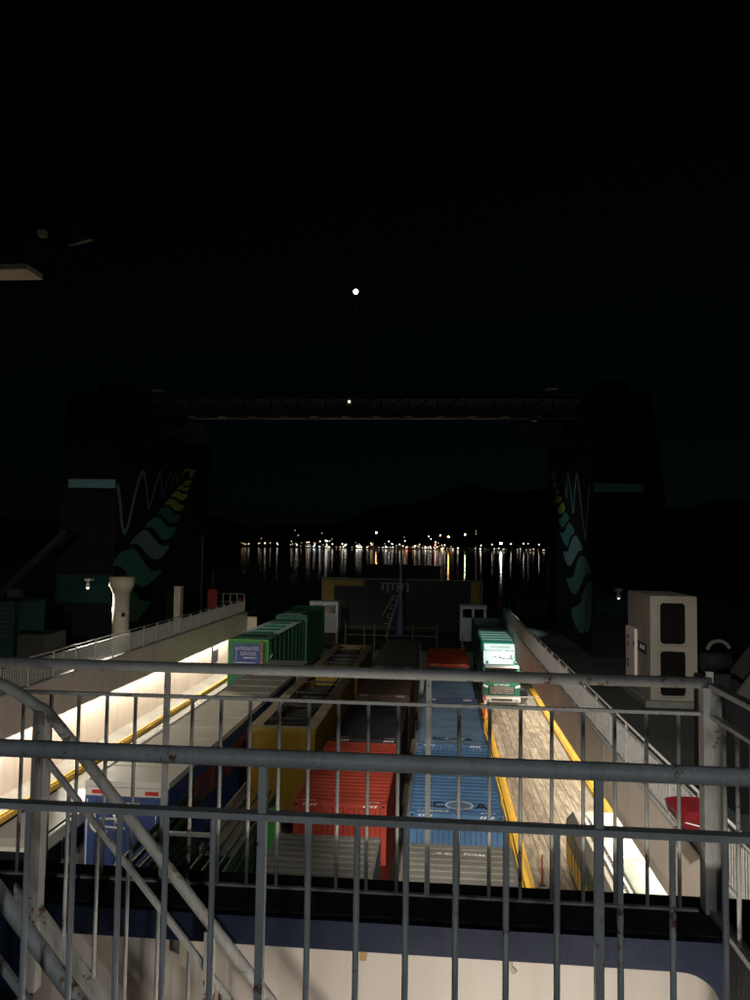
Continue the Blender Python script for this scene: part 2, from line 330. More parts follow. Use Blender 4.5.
# far shore: a low strip of land with hills behind
sh = bmesh.new()
def land_sheet():
    m = MB(); nx, ny = 90, 14; g = []
    for j in range(ny+1):
        row = []
        for i in range(nx+1):
            x = -3200+6400*i/nx; t = j/ny; y = 2960+60*math.sin(x*.0031)+40*math.sin(x*.011)+t*1500
            h = -1+ (t**.8)*70*(.5+.5*math.sin(x*.0013+2.1)) + 25*t*math.sin(x*.006+t*3)
            row.append(m.b.verts.new((x, y, max(h, 1.2*min(1, t*8)-.6*(t==0)))))
        g.append(row)
    for a, b in zip(g, g[1:]):
        for k in range(nx): m.b.faces.new((a[k], a[k+1], b[k+1], b[k]))
    return m
struct('shore', land_sheet(), 'land')
def hill_sheet():
    m = MB(); nx, ny = 120, 10; g = []
    for j in range(ny+1):
        row = []
        for i in range(nx+1):
            x = -6000+12000*i/nx; t = j/ny; y = 4300+t*2200
            pk = 300+150*math.sin(x*.0009+.6)+80*math.sin(x*.0024+1)+30*math.sin(x*.009)
            row.append(m.b.verts.new((x, y, max(0, pk*math.sin(t*math.pi*.5)))))
        g.append(row)
    for a, b in zip(g, g[1:]):
        for k in range(nx): m.b.faces.new((a[k], a[k+1], b[k+1], b[k]))
    return m
struct('hills', hill_sheet(), 'land')
# ---- ship decks
struct('vehicle_deck', MB().box(-18.3, 7.2, 3.2, 101, DECK-.4, DECK), 'deck_paint')
struct('timber_lane', MB().box(3.10, 6.42, 8, 51.2, DECK+.002, DECK+.05), 'worn_planks')
struct('side_deck', MB().box(-24, -17.02, 3.2, 70, WALK-.3, WALK), 'deck_green')
struct('side_deck', MB().box(5.22, 14, 3.2, 70, WALK-.3, WALK), 'deck_green')
struct('stern_deck', MB().box(-17.0, 5.2, 78, 96, DECK+.004, DECK+.06), 'deck_green')
struct('hull', MB().box(-24, -18.45, 3.2, 70, .0-1, WALK-.31).box(7.25, 14, 3.2, 70, -1, WALK-.31).box(-18.3, 7.2, 3.2, 101, -1, DECK-.41), 'casing_dark')
struct('upper_deck', MB().box(-5, 5, -6, 1.86, 17.25, 17.4).box(-5, -1.46, 1.86, 2.66, 17.25, 17.4), 'tread_black')
struct('lower_deck', MB().box(-5, 5, -6, 3.04, 14.9, 15.0), 'floor_ochre')
struct('raised_deck', MB().box(.965, 5, 1.87, 3.02, 17.5, 17.70).box(-5, .963, 2.73, 3.02, 17.62, 17.70), 'tread_black')

# ================================================================ SHIP SIDES
def bulwark(x, inner, side, yend, label):
    t = empty('bulwark', (x, 6, DECK), label, 'wall')
    w = .12*side
    MB().box(x, x+w, 3.25, yend, 11.14, WALK+.02).build('fascia', 'hull_white', t)
    MB().box(x-.02*side, x+.26*side, 3.25, yend+.02, WALK+.024, WALK+.10).build('ledge', 'rail_paint', t)
    MB().box(x+w+.002*side, inner-.002*side, 3.25, yend-.01, 11.5, 11.62).build('soffit', 'hull_white', t)
    MB().box(inner, inner+.12*side, 3.25, yend+6, DECK+.003, 12.45).build('lower_wall', 'hull_white', t)
    y = 6
    while y < yend+4: MB().box(inner-.012*side, inner-.001*side, y, y+.06, DECK+.3, 11.48).build('wall_seam', 'hull_white', t); y += 6.1
    y = 5.4
    while y < yend: MB().box(x-.006*side, x-.0005*side, y, y+.03, 11.18, WALK-.02).build('fascia_seam', 'hull_white', t); y += 4.9
    return t
bw_l = bulwark(-17.0, -18.3, -1, 66.5, 'long pale bulwark on the left of the vehicle deck, bright below its overhang')
bw_r = bulwark(5.2, 7.2, 1, 66.3, 'long pale bulwark on the right of the timber lane under its walkway railing')
MB().box(-18.2, -16.2, 66.6, 66.75, DECK+.01, 12.4).build('end_plate', 'hull_white', bw_l)
for x0, x1, lab in ((-16.70,-16.48,'yellow kerb along the foot of the bright left wall'), (2.70,3.02,'thick yellow kerb between the blue containers and the timber lane'), (6.62,6.98,'yellow kerb along the foot of the right wall beside the timber lane')):
    t = empty('kerb', ((x0+x1)/2, 8, DECK), lab, 'kerb')
    MB().box(x0, x1, 8, 64 if x0 < 0 else (52 if x0 < 3 else 58), DECK+.05 if x0 > 0 else DECK+.004, DECK+.26, .02).build('kerb_beam', 'yellow', t)
    MB().box(x0+.06, x1-.06, 8.1, 51.8, DECK+.262, DECK+.33).build('kerb_cap', 'yellow', t)
# raised yellow barrier along the lane, seen edge-on beside the containers
t = empty('lane_barrier', (2.55, 20, DECK), 'yellow steel barrier standing between the blue container row and the timber lane', 'barrier')
for y in (16, 20, 24, 28, 32, 36, 40, 44): MB().box(2.52, 2.62, y, y+.10, DECK+.01, DECK+1.0).build('post', 'yellow', t)
MB().box(2.50, 2.64, 15.9, 44.2, DECK+1.002, DECK+1.10).build('rail', 'yellow', t)
MB().box(2.54, 2.60, 15.9, 44.2, DECK+.42, DECK+.50).build('rail', 'yellow', t)

# ---- walkway railings: posts, top rail, picket panels bay by bay
def walk_rail(x, y0, y1, bay, label, capped):
    t = empty('railing', (x, y0, WALK), label, 'railing', 'walkway railings on both sides of the ship')
    MB().tube([(x, y0, WALK+1.26), (x, y1, WALK+1.26)], .030, 8).build('top_rail', 'rail_paint', t)
    MB().box(x-.02, x+.02, y0, y1, WALK+1.08, WALK+1.11).build('middle_rail', 'rail_paint', t)
    MB().box(x-.02, x+.02, y0, y1, WALK+.15, WALK+.18).build('bottom_rail', 'rail_paint', t)
    n = round((y1-y0)/bay)
    for i in range(n+1):
        y = y0+(y1-y0)*i/n
        MB().box(x-.035, x+.035, y-.03, y+.03, WALK+.102, WALK+1.24).build('post', 'rail_paint', t)
        if i < n:
            m = MB(); yy = y+.11
            while yy < y+(y1-y0)/n-.06: m.box(x-.012, x+.012, yy-.012, yy+.012, WALK+.182, WALK+1.078); yy += .118
            m.build('picket_panel', 'rail_paint', t)
    return t
walk_rail(-17.05, 8, 65.6, 2.05, 'pale picket railing along the left walkway above the bright wall', 0)
walk_rail(5.26, 8, 65.4, 2.05, 'pale picket railing along the right walkway above the timber lane', 0)

# end railings across the walkways
for x0, x1, lab in ((-19.7, -17.2, 'short open railing across the far end of the left walkway'), (5.9, 8.85, 'short open railing across the far end of the right walkway')):
    t = empty('railing', (x0, 66, WALK), lab, 'railing', 'short railings across the walkway ends')
    for z in (1.65, .95): MB().tube([(x0,66,WALK+z),(x1,66,WALK+z)], .03, 8).build('rail', 'rail_paint', t)
    k = 4
    for i in range(k+1):
        x = x0+(x1-x0)*i/k
        MB().box(x-.03, x+.03, 65.97, 66.03, WALK+.01, WALK+1.64).build('post', 'rail_paint', t)

# ---- strip lights below the overhangs
def tube_lamp(x, y, z, label, group, power, yaw=0):
    t = empty('strip_light', (x, y, z), label, 'strip light', group)
    MB().box(x-.11, x+.11, y-1.17, y+1.17, z+.05, z+.11).build('housing', 'white_steel', t)
    MB().tube([(x,y-1.1,z+.02),(x,y+1.1,z+.02)], .022, 8).build('tube', 'tube_glow', t)
    lo = light('lamp', 'AREA', t, (x, y, z-.02), power, (1,.90,.74), None, shape='RECTANGLE', size=.2, size_y=2.2)
    lo.rotation_euler = (0, math.atan2(-yaw, 2), 0)
    return t
emit('tube_glow', (1,.88,.68), 18)
for i in range(24):
    tube_lamp(-17.42, 7+i*2.5, 11.36, 'strip light tucked below the overhang of the bright left wall', 'strip lights below the left overhang', 105, -.4)
for i in range(16):
    tube_lamp(6.2, 8+i*3.1, 11.36, 'strip light tucked below the overhang above the timber lane', 'strip lights below the right overhang', 125, -1.2)

# ================================================================ CASINGS WITH FERN
def offset_line(pts, sc_):
    L, Rr = [], []
    for i, (a, b, w) in enumerate(pts):
        p = pts[max(0,i-1)]; q = pts[min(len(pts)-1,i+1)]
        dx, dy = q[0]-p[0], q[1]-p[1]; l = math.hypot(dx,dy) or 1
        nx, ny = -dy/l*w*sc_, dx/l*w*sc_
        L.append((a+nx,b+ny)); Rr.append((a-nx,b-ny))
    return L, Rr
def casing(xi, side, outer_low, outer_top, leaves, wave, stripe, panel, y0, label):
    t = empty('funnel_casing', (xi+side*2, 52, WALK), label, 'funnel casing', 'dark casings painted with fern leaves')
    y1 = 62.4
    secs = []
    for z, xo in ((WALK+.005, outer_low+.1*side), (22, (outer_low+outer_top)/2), (27.6, outer_top)):
        secs.append([(xi,y0,z),(xo,y0,z),(xo,y1,z),(xi,y1,z)])
    MB().loft(secs).build('casing_body', 'casing_dark', t)
    MB().box(xi-side*.15, outer_top+side*.1, y0+.3, y1+.2, 27.61, 27.9).build('roof_cap', 'black_steel', t)
    MB().box(xi+side*.9, outer_top-side*.5, y0+3, y1-4, 27.91, 29.2).build('funnel_top', 'black_steel', t)
    names = {'yellow':'leaf_yellow','lime':'leaf_lime','green':'leaf_green','teal':'leaf_teal','pale':'leaf_pale'}
    xs = xi-side*.004
    for c, p in leaves:
        m = MB(); pp = [(xs, max(y, y0+.01), z) for y, z in smooth(p, 3)]
        m.poly(pp); bmesh.ops.triangulate(m.b, faces=m.b.faces[:])
        m.build('painted_leaf', names[c], t)
    w = smooth(wave, 5, closed=False)
    L, Rr = offset_line(w, .24)
    m = MB(); vl = [m.b.verts.new((xs+side*.001, max(a,y0+.01), b)) for a, b in L]; vr = [m.b.verts.new((xs+side*.001, max(a,y0+.01), b)) for a, b in Rr]
    for k in range(len(vl)-1): m.b.faces.new((vl[k], vl[k+1], vr[k+1], vr[k]))
    m.build('painted_wave', 'wave_blue', t)
    xa, xb = stripe
    MB().box(xa, xb, y0-.012, y0-.002, 22.14, 22.66).build('painted_stripe', 'wave_blue', t)
    xa, xb = panel
    MB().box(xa, xb, y0-.012, y0-.002, 15.25, 16.9).build('painted_band', 'casing_teal', t)
    # ribs, door, pipe on the inner face
    m = MB()
    for y in (46.5, 50.5, 54.5, 58.5): m.box(xi-side*.05, xi+side*.01, y, y+.07, WALK+.1, 14.2)
    m.build('inner_ribs', 'casing_dark', t)
    MB().tube([(xi-side*.22, 60.4, WALK+.01),(xi-side*.22, 60.4, 19.2),(xi-side*.05,60.4,19.6)], .11, 10).build('vent_pipe', 'bow_steel', t)
    MB().box(xi-side*.09, xi-side*.005, 55.6, 56.7, WALK+.05, 15.0).build('door', 'black_steel', t)
    # small lamp fitting on the front face, bulb lit; left one also carries a spot
    lx = xi+side*1.35
    m = MB().box(lx-.18, lx+.18, y0-.5, y0-.015, 16.55, 16.7).tube([(lx,y0-.42,16.55),(lx,y0-.42,16.2)], .09, 10, radii=[.06,.15])
    m.build('lamp_fitting', 'truck_white', t)
    if side < 0:
        light('lamp','SPOT',t,(lx,y0-.62,16.2),8000,(1,.91,.74),(-9.4,31,11.9),spot_size=R(46),spot_blend=.9,shadow_soft_size=.1)
    emit('lamp_bulb_glow',(1,.92,.75),5 if side<0 else 1.2)
    m = MB(); bmesh.ops.create_icosphere(m.b,subdivisions=2,radius=.07,matrix=Matrix.Translation((lx,y0-.42,16.16))); m.build('bulb','lamp_bulb_glow',t)
    return t
casing(-19.5, -1, -23.1, -22.75, LEFT_LEAVES, LEFT_WAVE, (-22.5,-19.55), (-23.0,-19.6), 44.1, 'dark casing tower on the left painted with a curling fern')
casing(8.6, 1, 13.4, 11.9, RIGHT_LEAVES, RIGHT_WAVE, (8.66,11.5), (8.66,13.2), 44.3, 'dark casing tower on the right painted with a curling fern')

# ---- truss bridge between the casings
t = empty('truss_bridge', (-5.7, 48, 27.2), 'dark truss bridge spanning between the two casing towers', 'bridge')
X0, X1 = -20.1, 8.8
for y in (47.6, 49.0):
    for z in (27.25, 28.55): MB().box(X0, X1, y-.07, y+.07, z-.07, z+.07).build('chord', 'black_steel', t)
for i in range(17):
    x = X0+.2+(X1-X0-.4)*i/16
    MB().box(x-.05, x+.05, 47.55, 47.65, 27.33, 28.47).build('strut', 'black_steel', t)
    if i < 16:
        x2 = X0+.2+(X1-X0-.4)*(i+1)/16
        a, b = ((x+.06,28.45),(x2-.06,27.35)) if i < 8 else ((x+.06,27.35),(x2-.06,28.45))
        MB().bar((a[0],47.6,a[1]), (b[0],47.6,b[1]), .09, .09, (0,1,0)).build('brace', 'black_steel', t)
MB().box(X0+.1, X1-.1, 48.93, 48.96, 27.33, 28.47).build('mesh_panel', 'dark_mesh', t)
MB().box(X0+.1, X1-.1, 47.7, 48.9, 27.10, 27.16).build('walk_plate', 'black_steel', t)
MB().tube([(X0+3.5,47.5,26.92),(X1-.4,47.5,26.92)], .05, 8).build('pipe', 'dark_mesh', t)
for x in [X0+4+i*2.0 for i in range(12)]: MB().box(x-.25, x+.25, 47.40, 47.62, 26.97, 27.07).build('pipe_clip', 'rail_paint_grey', t)
for x in (-18.6, 6.9): MB().lathe(x, 48, [(.05,28.64),(.45,28.72),(.5,28.85),(.3,28.95)], 14).build('dome', 'rail_paint_grey', t)
for s, x in ((1,-19.4),(-1,8.3)):
    MB().bar((x,47.9,25.2),(x+s*3.2,47.9,27.0), .3, .28, (0,1,0)).build('knee_brace', 'black_steel', t)
    MB().prism([(x+s*.6,48.3,26.8),(x+s*3.6,48.3,26.8),(x+s*2.6,54.5,26.3),(x+s*.2,54.5,26.2)], (0,0,.12)).build('side_wing', 'black_steel', t)
# ---- mast on the bridge, its lamp lit
t = empty('mast', (-5.65, 48, 28.6), 'thin dark mast on the middle of the truss bridge, a lit lamp on top', 'mast')
MB().tube([(-5.65,48,28.63),(-5.65,48,32),(-5.65,48,34.95)], .1, 10, radii=[.17,.13,.07]).build('pole', 'black_steel', t)
MB().bar((-5.95,48,34.0),(-5.35,48,34.0), .05, .05).build('yard', 'black_steel', t)
MB().lathe(-5.65, 48, [(.10,34.96),(.13,35.02),(.13,35.06)], 12).build('lamp_base', 'black_steel', t)
emit('mast_glow', (1,.88,.66), 14)
m = MB(); bmesh.ops.create_icosphere(m.b, subdivisions=2, radius=.16, matrix=Matrix.Translation((-5.65,48,35.28))); m.build('lamp', 'mast_glow', t)
t = empty('work_lamp', (-5.75, 47.3, 27.9), 'small lit work lamp in the middle of the truss bridge', 'lamp')
MB().box(-6.05,-5.65,47.35,47.52,27.70,28.35).build('bracket','black_steel',t)
emit('work_glow', (1,.85,.55), 6)
m = MB(); bmesh.ops.create_icosphere(m.b, subdivisions=2, radius=.07, matrix=Matrix.Translation((-5.86,47.2,27.95))); m.build('bulb','work_glow',t)

# ---- things on the left walkway
t = empty('mushroom_vent', (-18.0, 41.3, WALK), 'thick cream mushroom vent pipe rising behind the left walkway railing', 'vent')
cx, cy = -18.05, 42.0
MB().lathe(cx, cy, [(.46,WALK+.01),(.46,16.0)], 28).build('pipe', 'vent_cream', t)
MB().lathe(cx, cy, [(.47,16.01),(.62,16.35),(.70,16.42),(.70,16.88),(.64,16.95)], 28).build('cap', 'vent_cream', t)
MB().lathe(cx, cy, [(.52,15.0),(.52,15.05)], 24).build('band', 'vent_cream', t)
MB().box(cx+.30,cx+.42,cy-.62,cy-.42,14.75,14.95).build('bracket', 'black_steel', t)
t=empty('notice_board',(-18.2,61,9.3),'dark notice board on the bright left wall near its far end','notice board')
MB().box(-18.298,-18.22,60.4,62.0,9.2,10.9,.01).build('board','letter_dark',t)
MB().box(-18.219,-18.21,60.6,61.8,10.2,10.7).build('sheet','letter_white',t)
t=empty('wall_pipe',(-18.1,30,11),'long pale pipe run along the bright left wall below the overhang','pipe')
MB().tube([(-18.2,6,10.95),(-18.2,64,10.95)],.04,8).build('pipe','hull_white',t)
for k in range(19): MB().box(-18.298,-18.15,8+k*3.05,8.08+k*3.05,10.90,11.0).build('clamp','rail_paint',t)
t = empty('locker', (-17.95, 51.2, WALK), 'narrow cream post locker beyond the mushroom vent on the left walkway', 'locker')
MB().box(-18.2,-17.75,51.0,51.6,WALK+.01,15.75,.02).build('cabinet','vent_cream',t)
MB().box(-18.22,-17.73,50.98,51.62,15.76,15.9).build('lid','vent_cream',t)
MB().box(-18.75,-18.25,51.0,51.5,WALK+.01,15.6).build('side_box','casing_dark',t)
def lifebuoy(x, y, z, label):
    t = empty('lifebuoy', (x,y,z), label, 'lifebuoy', 'red lifebuoys at the railing ends')
    m = MB(); n=20
    pts=[(x+.03, y+.36*math.cos(2*math.pi*k/n), z+.36*math.sin(2*math.pi*k/n)) for k in range(n+1)]
    m.tube(pts, .10, 8, cap=False).build('ring','red_gear',t)
    MB().box(x-.28,x-.05,y-.4,y+.4,z-.42,z+.40,.05).build('holder','red_gear',t)
lifebuoy(-17.35, 65.6, 13.75, 'red lifebuoy at the far end of the left walkway railing')
lifebuoy(5.15, 65.9, 14.15, 'red lifebuoy at the far end of the right walkway railing')
t = empty('hose_box', (-19.2, 63.4, WALK), 'dark red hose box beside the far end of the left casing tower', 'hose box')
MB().box(-19.6,-18.8,63.1,63.5,WALK+.01,15.0,.04).build('box','red_gear',t)
MB().tube([(-19.2,63.2,15.01),(-19.2,63.2,16.6)],.05,8).build('pipe','red_gear',t)
# deck house and crates to the far left, faintly lit
t = empty('deck_locker', (-21, 37, WALK), 'dim wide louvred deck locker on the far left behind the railing', 'deck locker')
MB().box(-23.6,-20.9,36,39,WALK+.01,15.9,.03).build('body','casing_teal',t)
m=MB()
for k in range(7): m.box(-23.4,-21.1,35.96,35.998,14.2+k*.22,14.3+k*.22)
m.build('louvres','bow_steel',t)
MB().box(-20.8,-19.4,36.2,38.4,WALK+.01,14.3,.02).build('bin','bow_steel',t)
MB().box(-20.75,-19.45,36.18,36.22,14.5,15.9).build('frame_panel','casing_teal',t)
t = empty('davit', (-23.6, 40, WALK), 'dark inclined davit arm at the left edge beyond the deck locker', 'davit')
MB().bar((-25.5,41,15.0),(-20.9,41,19.5),.35,.4,(0,1,0)).build('arm','black_steel',t)
MB().box(-24.1,-23.5,40.7,41.3,WALK+.01,16.2).build('pedestal','bow_steel',t)

# ---- louvred housing and winch on the right walkway
t = empty('ventilation_housing', (9.2, 33, WALK), 'tall cream housing with two dark rounded louvre windows on the right walkway', 'ventilation housing')
ZT = 17.12
MB().box(8.24,10.03,31,34.6,WALK+.25,ZT,.02).build('body','housing_paint',t)
MB().box(8.0,10.3,30.8,34.8,WALK+.01,WALK+.248).build('plinth','wing_grey',t)
def rrect(x0,x1,z0,z1,r,n=5):
    out=[]
    for cx_,cz_,a0 in ((x1-r,z1-r,0),(x0+r,z1-r,90),(x0+r,z0+r,180),(x1-r,z0+r,270)):
        for k in range(n+1):
            a=R(a0+90*k/n); out.append((cx_+r*math.cos(a),cz_+r*math.sin(a)))
    return out
for z0,z1 in ((15.25,16.85),(13.25,14.97)):
    o_=rrect(8.52,9.64,z0-.06,z1+.06,.18); i_=rrect(8.60,9.56,z0,z1,.14)
    m=MB()
    a=[m.b.verts.new((x,30.93,z)) for x,z in o_]; b=[m.b.verts.new((x,30.93,z)) for x,z in i_]; c=[m.b.verts.new((x,30.997,z)) for x,z in o_]; d=[m.b.verts.new((x,30.995,z)) for x,z in i_]
    n=len(a)
    for k in range(n):
        q=(k+1)%n
        m.b.faces.new((a[k],a[q],b[q],b[k])); m.b.faces.new((a[k],c[k],c[q],a[q])); m.b.faces.new((b[k],b[q],d[q],d[k]))
    fr=m.build('window_frame','housing_paint',t)
    MB().poly([(x,30.99,z) for x,z in i_]).build('pane','louvre',fr)
MB().box(8.12,8.238,33.0,34.5,WALK+.4,15.6,.01).build('door','cream',t)
for z in (13.3,14.9): MB().box(8.09,8.119,33.0,33.12,z,z+.2).build('hinge','black_steel',t)
MB().box(8.215,8.238,31.5,32.9,14.75,15.15).build('name_plate','letter_dark',t)
for y,z in ((32.3,14.98),(31.9,14.98)): MB().box(8.205,8.213,y-.12,y+.12,z-.08,z+.08).build('plate_mark','letter_white',t)
for z,h in ((15.1,.14),(14.75,.2),(14.1,.12),(13.9,.12)): MB().box(8.112,8.118,34.0,34.25,z,z+h).build('door_mark','letter_dark',t)
# pale fixture on the casing: small white bell lamp is part of the casing
t = empty('winch', (7.1, 20, WALK), 'dim deck winch with a pale curved guard at the right edge', 'winch')
MB().box(6.65,7.6,20.0,20.9,WALK+.01,15.75,.03).build('pedestal','louvre',t)
MB().box(6.66,6.82,19.9,19.998,15.35,15.92).build('pale_plate','wing_grey',t)
MB().box(6.86,7.22,19.9,19.998,15.35,15.86).build('control_box','casing_dark',t)
MB().tube([(6.72,20.4,16.1),(7.38,20.4,16.1)],.24,16).build('drum','louvre',t)
pts=[(7.02+.28*math.cos(a),20.1,16.40+.28*math.sin(a)) for a in [R(170-15*k) for k in range(11)]]
m=MB()
for p,q in zip(pts,pts[1:]): m.bar(p,q,.08,.04,(0,1,0))
m.build('guard','bow_steel',t)
MB().tube([(7.25,19.9,15.95),(7.4,19.9,15.88)],.02,6).build('lever','white_steel',t)
MB().tube([(7.5,19.85,15.55),(7.9,19.85,15.45)],.02,6).build('lever','white_steel',t)
t = empty('davit', (7.6, 19, WALK), 'pale inclined davit arm at the right edge beside the winch', 'davit')
MB().bar((7.15,19.2,15.3),(8.3,19.2,16.9),.34,.12,(0,1,0)).build('arm','bow_steel',t)
MB().bar((7.3,19.7,15.9),(8.9,19.7,18.0),.3,.2,(0,1,0)).build('boom','casing_dark',t)
MB().box(6.95,7.35,18.9,19.5,WALK+.01,15.4).build('foot','casing_dark',t)
# red covered box hung on the right rail
t = empty('hung_box', (4.95, 15.6, 13.4), 'red covered box hanging on the right walkway railing', 'box')
m = MB(); m.loft([[(4.98,15.2,13.45),(5.2,15.2,13.45),(5.2,16.1,13.45),(4.98,16.1,13.45)],[(4.62,15.1,13.72),(5.2,15.1,13.72),(5.2,16.2,13.72),(4.62,16.2,13.72)],[(4.58,15.05,13.93),(5.2,15.05,13.93),(5.2,16.25,13.93),(4.58,16.25,13.93)],[(4.75,15.2,14.02),(5.2,15.2,14.02),(5.2,16.1,14.02),(4.75,16.1,14.02)]])
m.build('cover','red_tarp',t)
MB().tube([(4.60,15.08,13.86),(4.9,15.04,13.80),(5.2,15.06,13.84)],.012,6).build('strap','letter_white',t)

# ================================================================ CONTAINERS
def chevrons(m, x0, x1, y, z, n, d=1):
    for k in range(n):
        a = x0+(x1-x0)*k/n; w = (x1-x0)/n*.5
        m.prism([(a,y,z),(a+w,y,z),(a+w+.05*d,y,z+.055),(a+.05*d,y,z+.055)], (0,-.004,0))
def container(loc, L, H, mats, label, group=None, W=2.44, marks=True, name='shipping_container', castcol=None):
    """base centre of near end at loc; length along +Y"""
    x, y, z = loc; wall, roof = mats
    t = empty(name, loc, label, 'container', group)
    h = W/2; x0, x1, y1, z1 = x-h, x+h, y+L, z+H
    MB().corr((x0+.06, y+.03, z1-.035), (1,0,0) if False else (0,1,0), (1,0,0), (0,0,1), L-.06, W-.12, .30, .022).build('roof', roof, t)
    MB().corr((x0+.12, y+.045, z+.13), (1,0,0), (0,0,1), (0,-1,0), W-.24, H-.24, .27, .04).build('end_wall', wall, t)
    MB().corr((x0+.12, y1-.045, z+.13), (1,0,0), (0,0,1), (0,1,0), W-.24, H-.24, .27, .04).build('end_wall', wall, t)
    MB().corr((x0+.05, y+.12, z+.13), (0,1,0), (0,0,1), (-1,0,0), L-.24, H-.24, .28, .036).build('side_wall', wall, t)
    MB().corr((x1-.05, y+.12, z+.13), (0,1,0), (0,0,1), (1,0,0), L-.24, H-.24, .28, .036).build('side_wall', wall, t)
    for yy in (y, y1-.1):
        MB().box(x0+.19,x1-.19,yy+.002,yy+.09,z1-.12,z1-.008).build('top_rail', wall, t)
        MB().box(x0+.19,x1-.19,yy+.002,yy+.09,z+.008,z+.13).build('bottom_rail', wall, t)
    for xx in (x0+.002, x1-.062):
        MB().box(xx,xx+.06,y+.19,y1-.19,z1-.07,z1-.008).build('top_rail', wall, t)
        MB().box(xx,xx+.06,y+.19,y1-.19,z+.008,z+.13).build('bottom_rail', wall, t)
    for xx in (x0, x1-.13):
        for yy in (y, y1-.13):
            MB().box(xx+.003,xx+.127,yy+.003,yy+.127,z+.12,z1-.12).build('corner_post', wall, t)
    for xx in (x0, x1-.18):
        for yy in (y, y1-.18):
            for zz in (z, z1-.12):
                cst = MB().box(xx,xx+.18,yy,yy+.18,zz,zz+.12,.01).build('corner_casting', wall, t)
                if zz > z+1:
                    MB().box(xx+.05,xx+.13,yy-.003,yy-.0005,zz+.03,zz+.085).build('lock_slot','letter_dark',cst)
    if marks:
        for a in (x0+.24, x1-.62):
            m = MB(); chevrons(m, a, a+.38, y-.001, z1-.09, 4); m.build('height_mark', 'letter_white', t)
        for a in (x0+.22, x1-.58):
            m = MB()
            for k in range(4): m.prism([(a+k*.1,y+.10,z1+.003),(a+k*.1+.05,y+.10,z1+.003),(a+k*.1+.08,y+.16,z1+.003),(a+k*.1+.03,y+.16,z1+.003)], (0,0,.003))
            m.build('roof_mark','letter_white',t)
    return t
# skeletal trailer: chassis beams, axles, wheels, landing legs
def trailer(loc, L, label, group='skeletal trailers under the containers'):
    x, y, z = loc
    t = empty('skeletal_trailer', loc, label, 'trailer', group)
    for s in (-.45,.45): MB().box(x+s-.08,x+s+.08,y+.1,y+L-.1,z+.95,z+1.28).build('chassis_beam','black_steel',t)
    for k in range(4): 
        yy=y+.2+(L-.5)*k/3; MB().box(x-1.2,x+1.2,yy,yy+.14,z+1.285,z+1.37).build('cross_beam','black_steel',t)
    for k in range(2):
        yy = y+1.0+k*1.25
        ax=MB().tube([(x-1.0,yy,z+.5),(x+1.0,yy,z+.5)],.08,10).build('axle','black_steel',t)
        for s in (-1,1):
            w=MB().tube([(x+s*.68,yy,z+.5),(x+s*1.2,yy,z+.5)],.5,20).build('wheel','rubber',t)
            MB().tube([(x+s*1.16,yy,z+.5),(x+s*1.215,yy,z+.5)],.24,14).build('rim','chrome',w)
    for s in (-.7,.7): MB().box(x+s-.06,x+s+.06,y+L-1.6,y+L-1.48,z+.01,z+.95).build('landing_leg','black_steel',t)
    return t
XR, XB = -2.55, .45        # lane centres of the red row and of the blue row
TB = DECK+1.375            # container floor height on a trailer
rows = [
 (XR, 12.0, 6.1, 2.60, ('grey_box','grey_box'), 'plain grey container directly in front of the bright red one'),
 (XR, 19.95, 6.1, 2.72, ('red_box','red_box'), 'bright red corrugated container with white dashes on its top corners'),
 (XR, 26.9, 6.1, 2.62, ('dark_box','dark_box'), 'black container behind the bright red one'),
 (XR, 34.3, 7.0, 2.72, ('brown_box','brown_box'), 'brown container with a toothed front edge behind the black one'),
 (XR, 42.2, 11.6, 2.72, ('grey_box','grey_box'), 'long grey brown container at the far end of the middle row'),
 (XB, 12.0, 6.1, 2.52, ('grey_box','grey_box'), 'grey container with white script on its roof in front of the blue ones'),
 (XB, 20.1, 6.1, 2.52, ('blue_box','blue_box'), 'strong blue container with an oval emblem on its roof beside the red one'),
 (XB, 27.0, 7.2, 2.52, ('blue_box','blue_pale_box'), 'paler blue container just behind the one with the oval emblem'),
 (XB, 34.9, 8.8, 2.52, ('navy_box','blue_pale_box'), 'dark blue container with a grey roof in front of the orange one'),
 (XB, 44.3, 6.6, 2.62, ('orange_box','orange_box'), 'small orange red container at the far end of the blue row'),
]
boxes = []
for i, (x, y, L, H, mt, lab) in enumerate(rows):
    boxes.append(container((x, y, TB), L, H, mt, lab, 'shipping containers in the two middle rows'))
tr0 = trailer((XR, 12.0, DECK+.002), 6.1, 'skeletal trailer hidden under a middle row container')
for (x, y, L, H, mt, lab) in rows[1:]:
    c = copy_tree(tr0); c.location = (x, y, DECK+.002)
# roof emblem and letters on the two blue containers
def emblem(t, x, y, z, s=1.0):
    m=MB(); n=36
    a=[m.b.verts.new((x+.34*s*math.cos(2*math.pi*k/n), y+.30*s*math.sin(2*math.pi*k/n), z)) for k in range(n)]
    m.b.faces.new(a); m.build('oval_emblem','blue_pale_box',t)
    m=MB()
    o_=[(x+.37*s*math.cos(2*math.pi*k/n), y+.33*s*math.sin(2*math.pi*k/n)) for k in range(n)]
    i_=[(x+.33*s*math.cos(2*math.pi*k/n), y+.29*s*math.sin(2*math.pi*k/n)) for k in range(n)]
    A=[m.b.verts.new((p,q,z+.003)) for p,q in o_]; B=[m.b.verts.new((p,q,z+.003)) for p,q in i_]
    for k in range(n): m.b.faces.new((A[k],A[(k+1)%n],B[(k+1)%n],B[k]))
    m.build('emblem_ring','letter_white',t)
    text('roof_letters','SC',.62*s,'letter_dark',t,(x-.66*s,y,z+.004),(1,0,0),(0,1,0),sx=.8)
    text('roof_letters','A',.62*s,'letter_dark',t,(x+.58*s,y,z+.004),(1,0,0),(0,1,0),sx=.8)
emblem(boxes[6], XB+.1, 20.75, TB+2.52+.004)
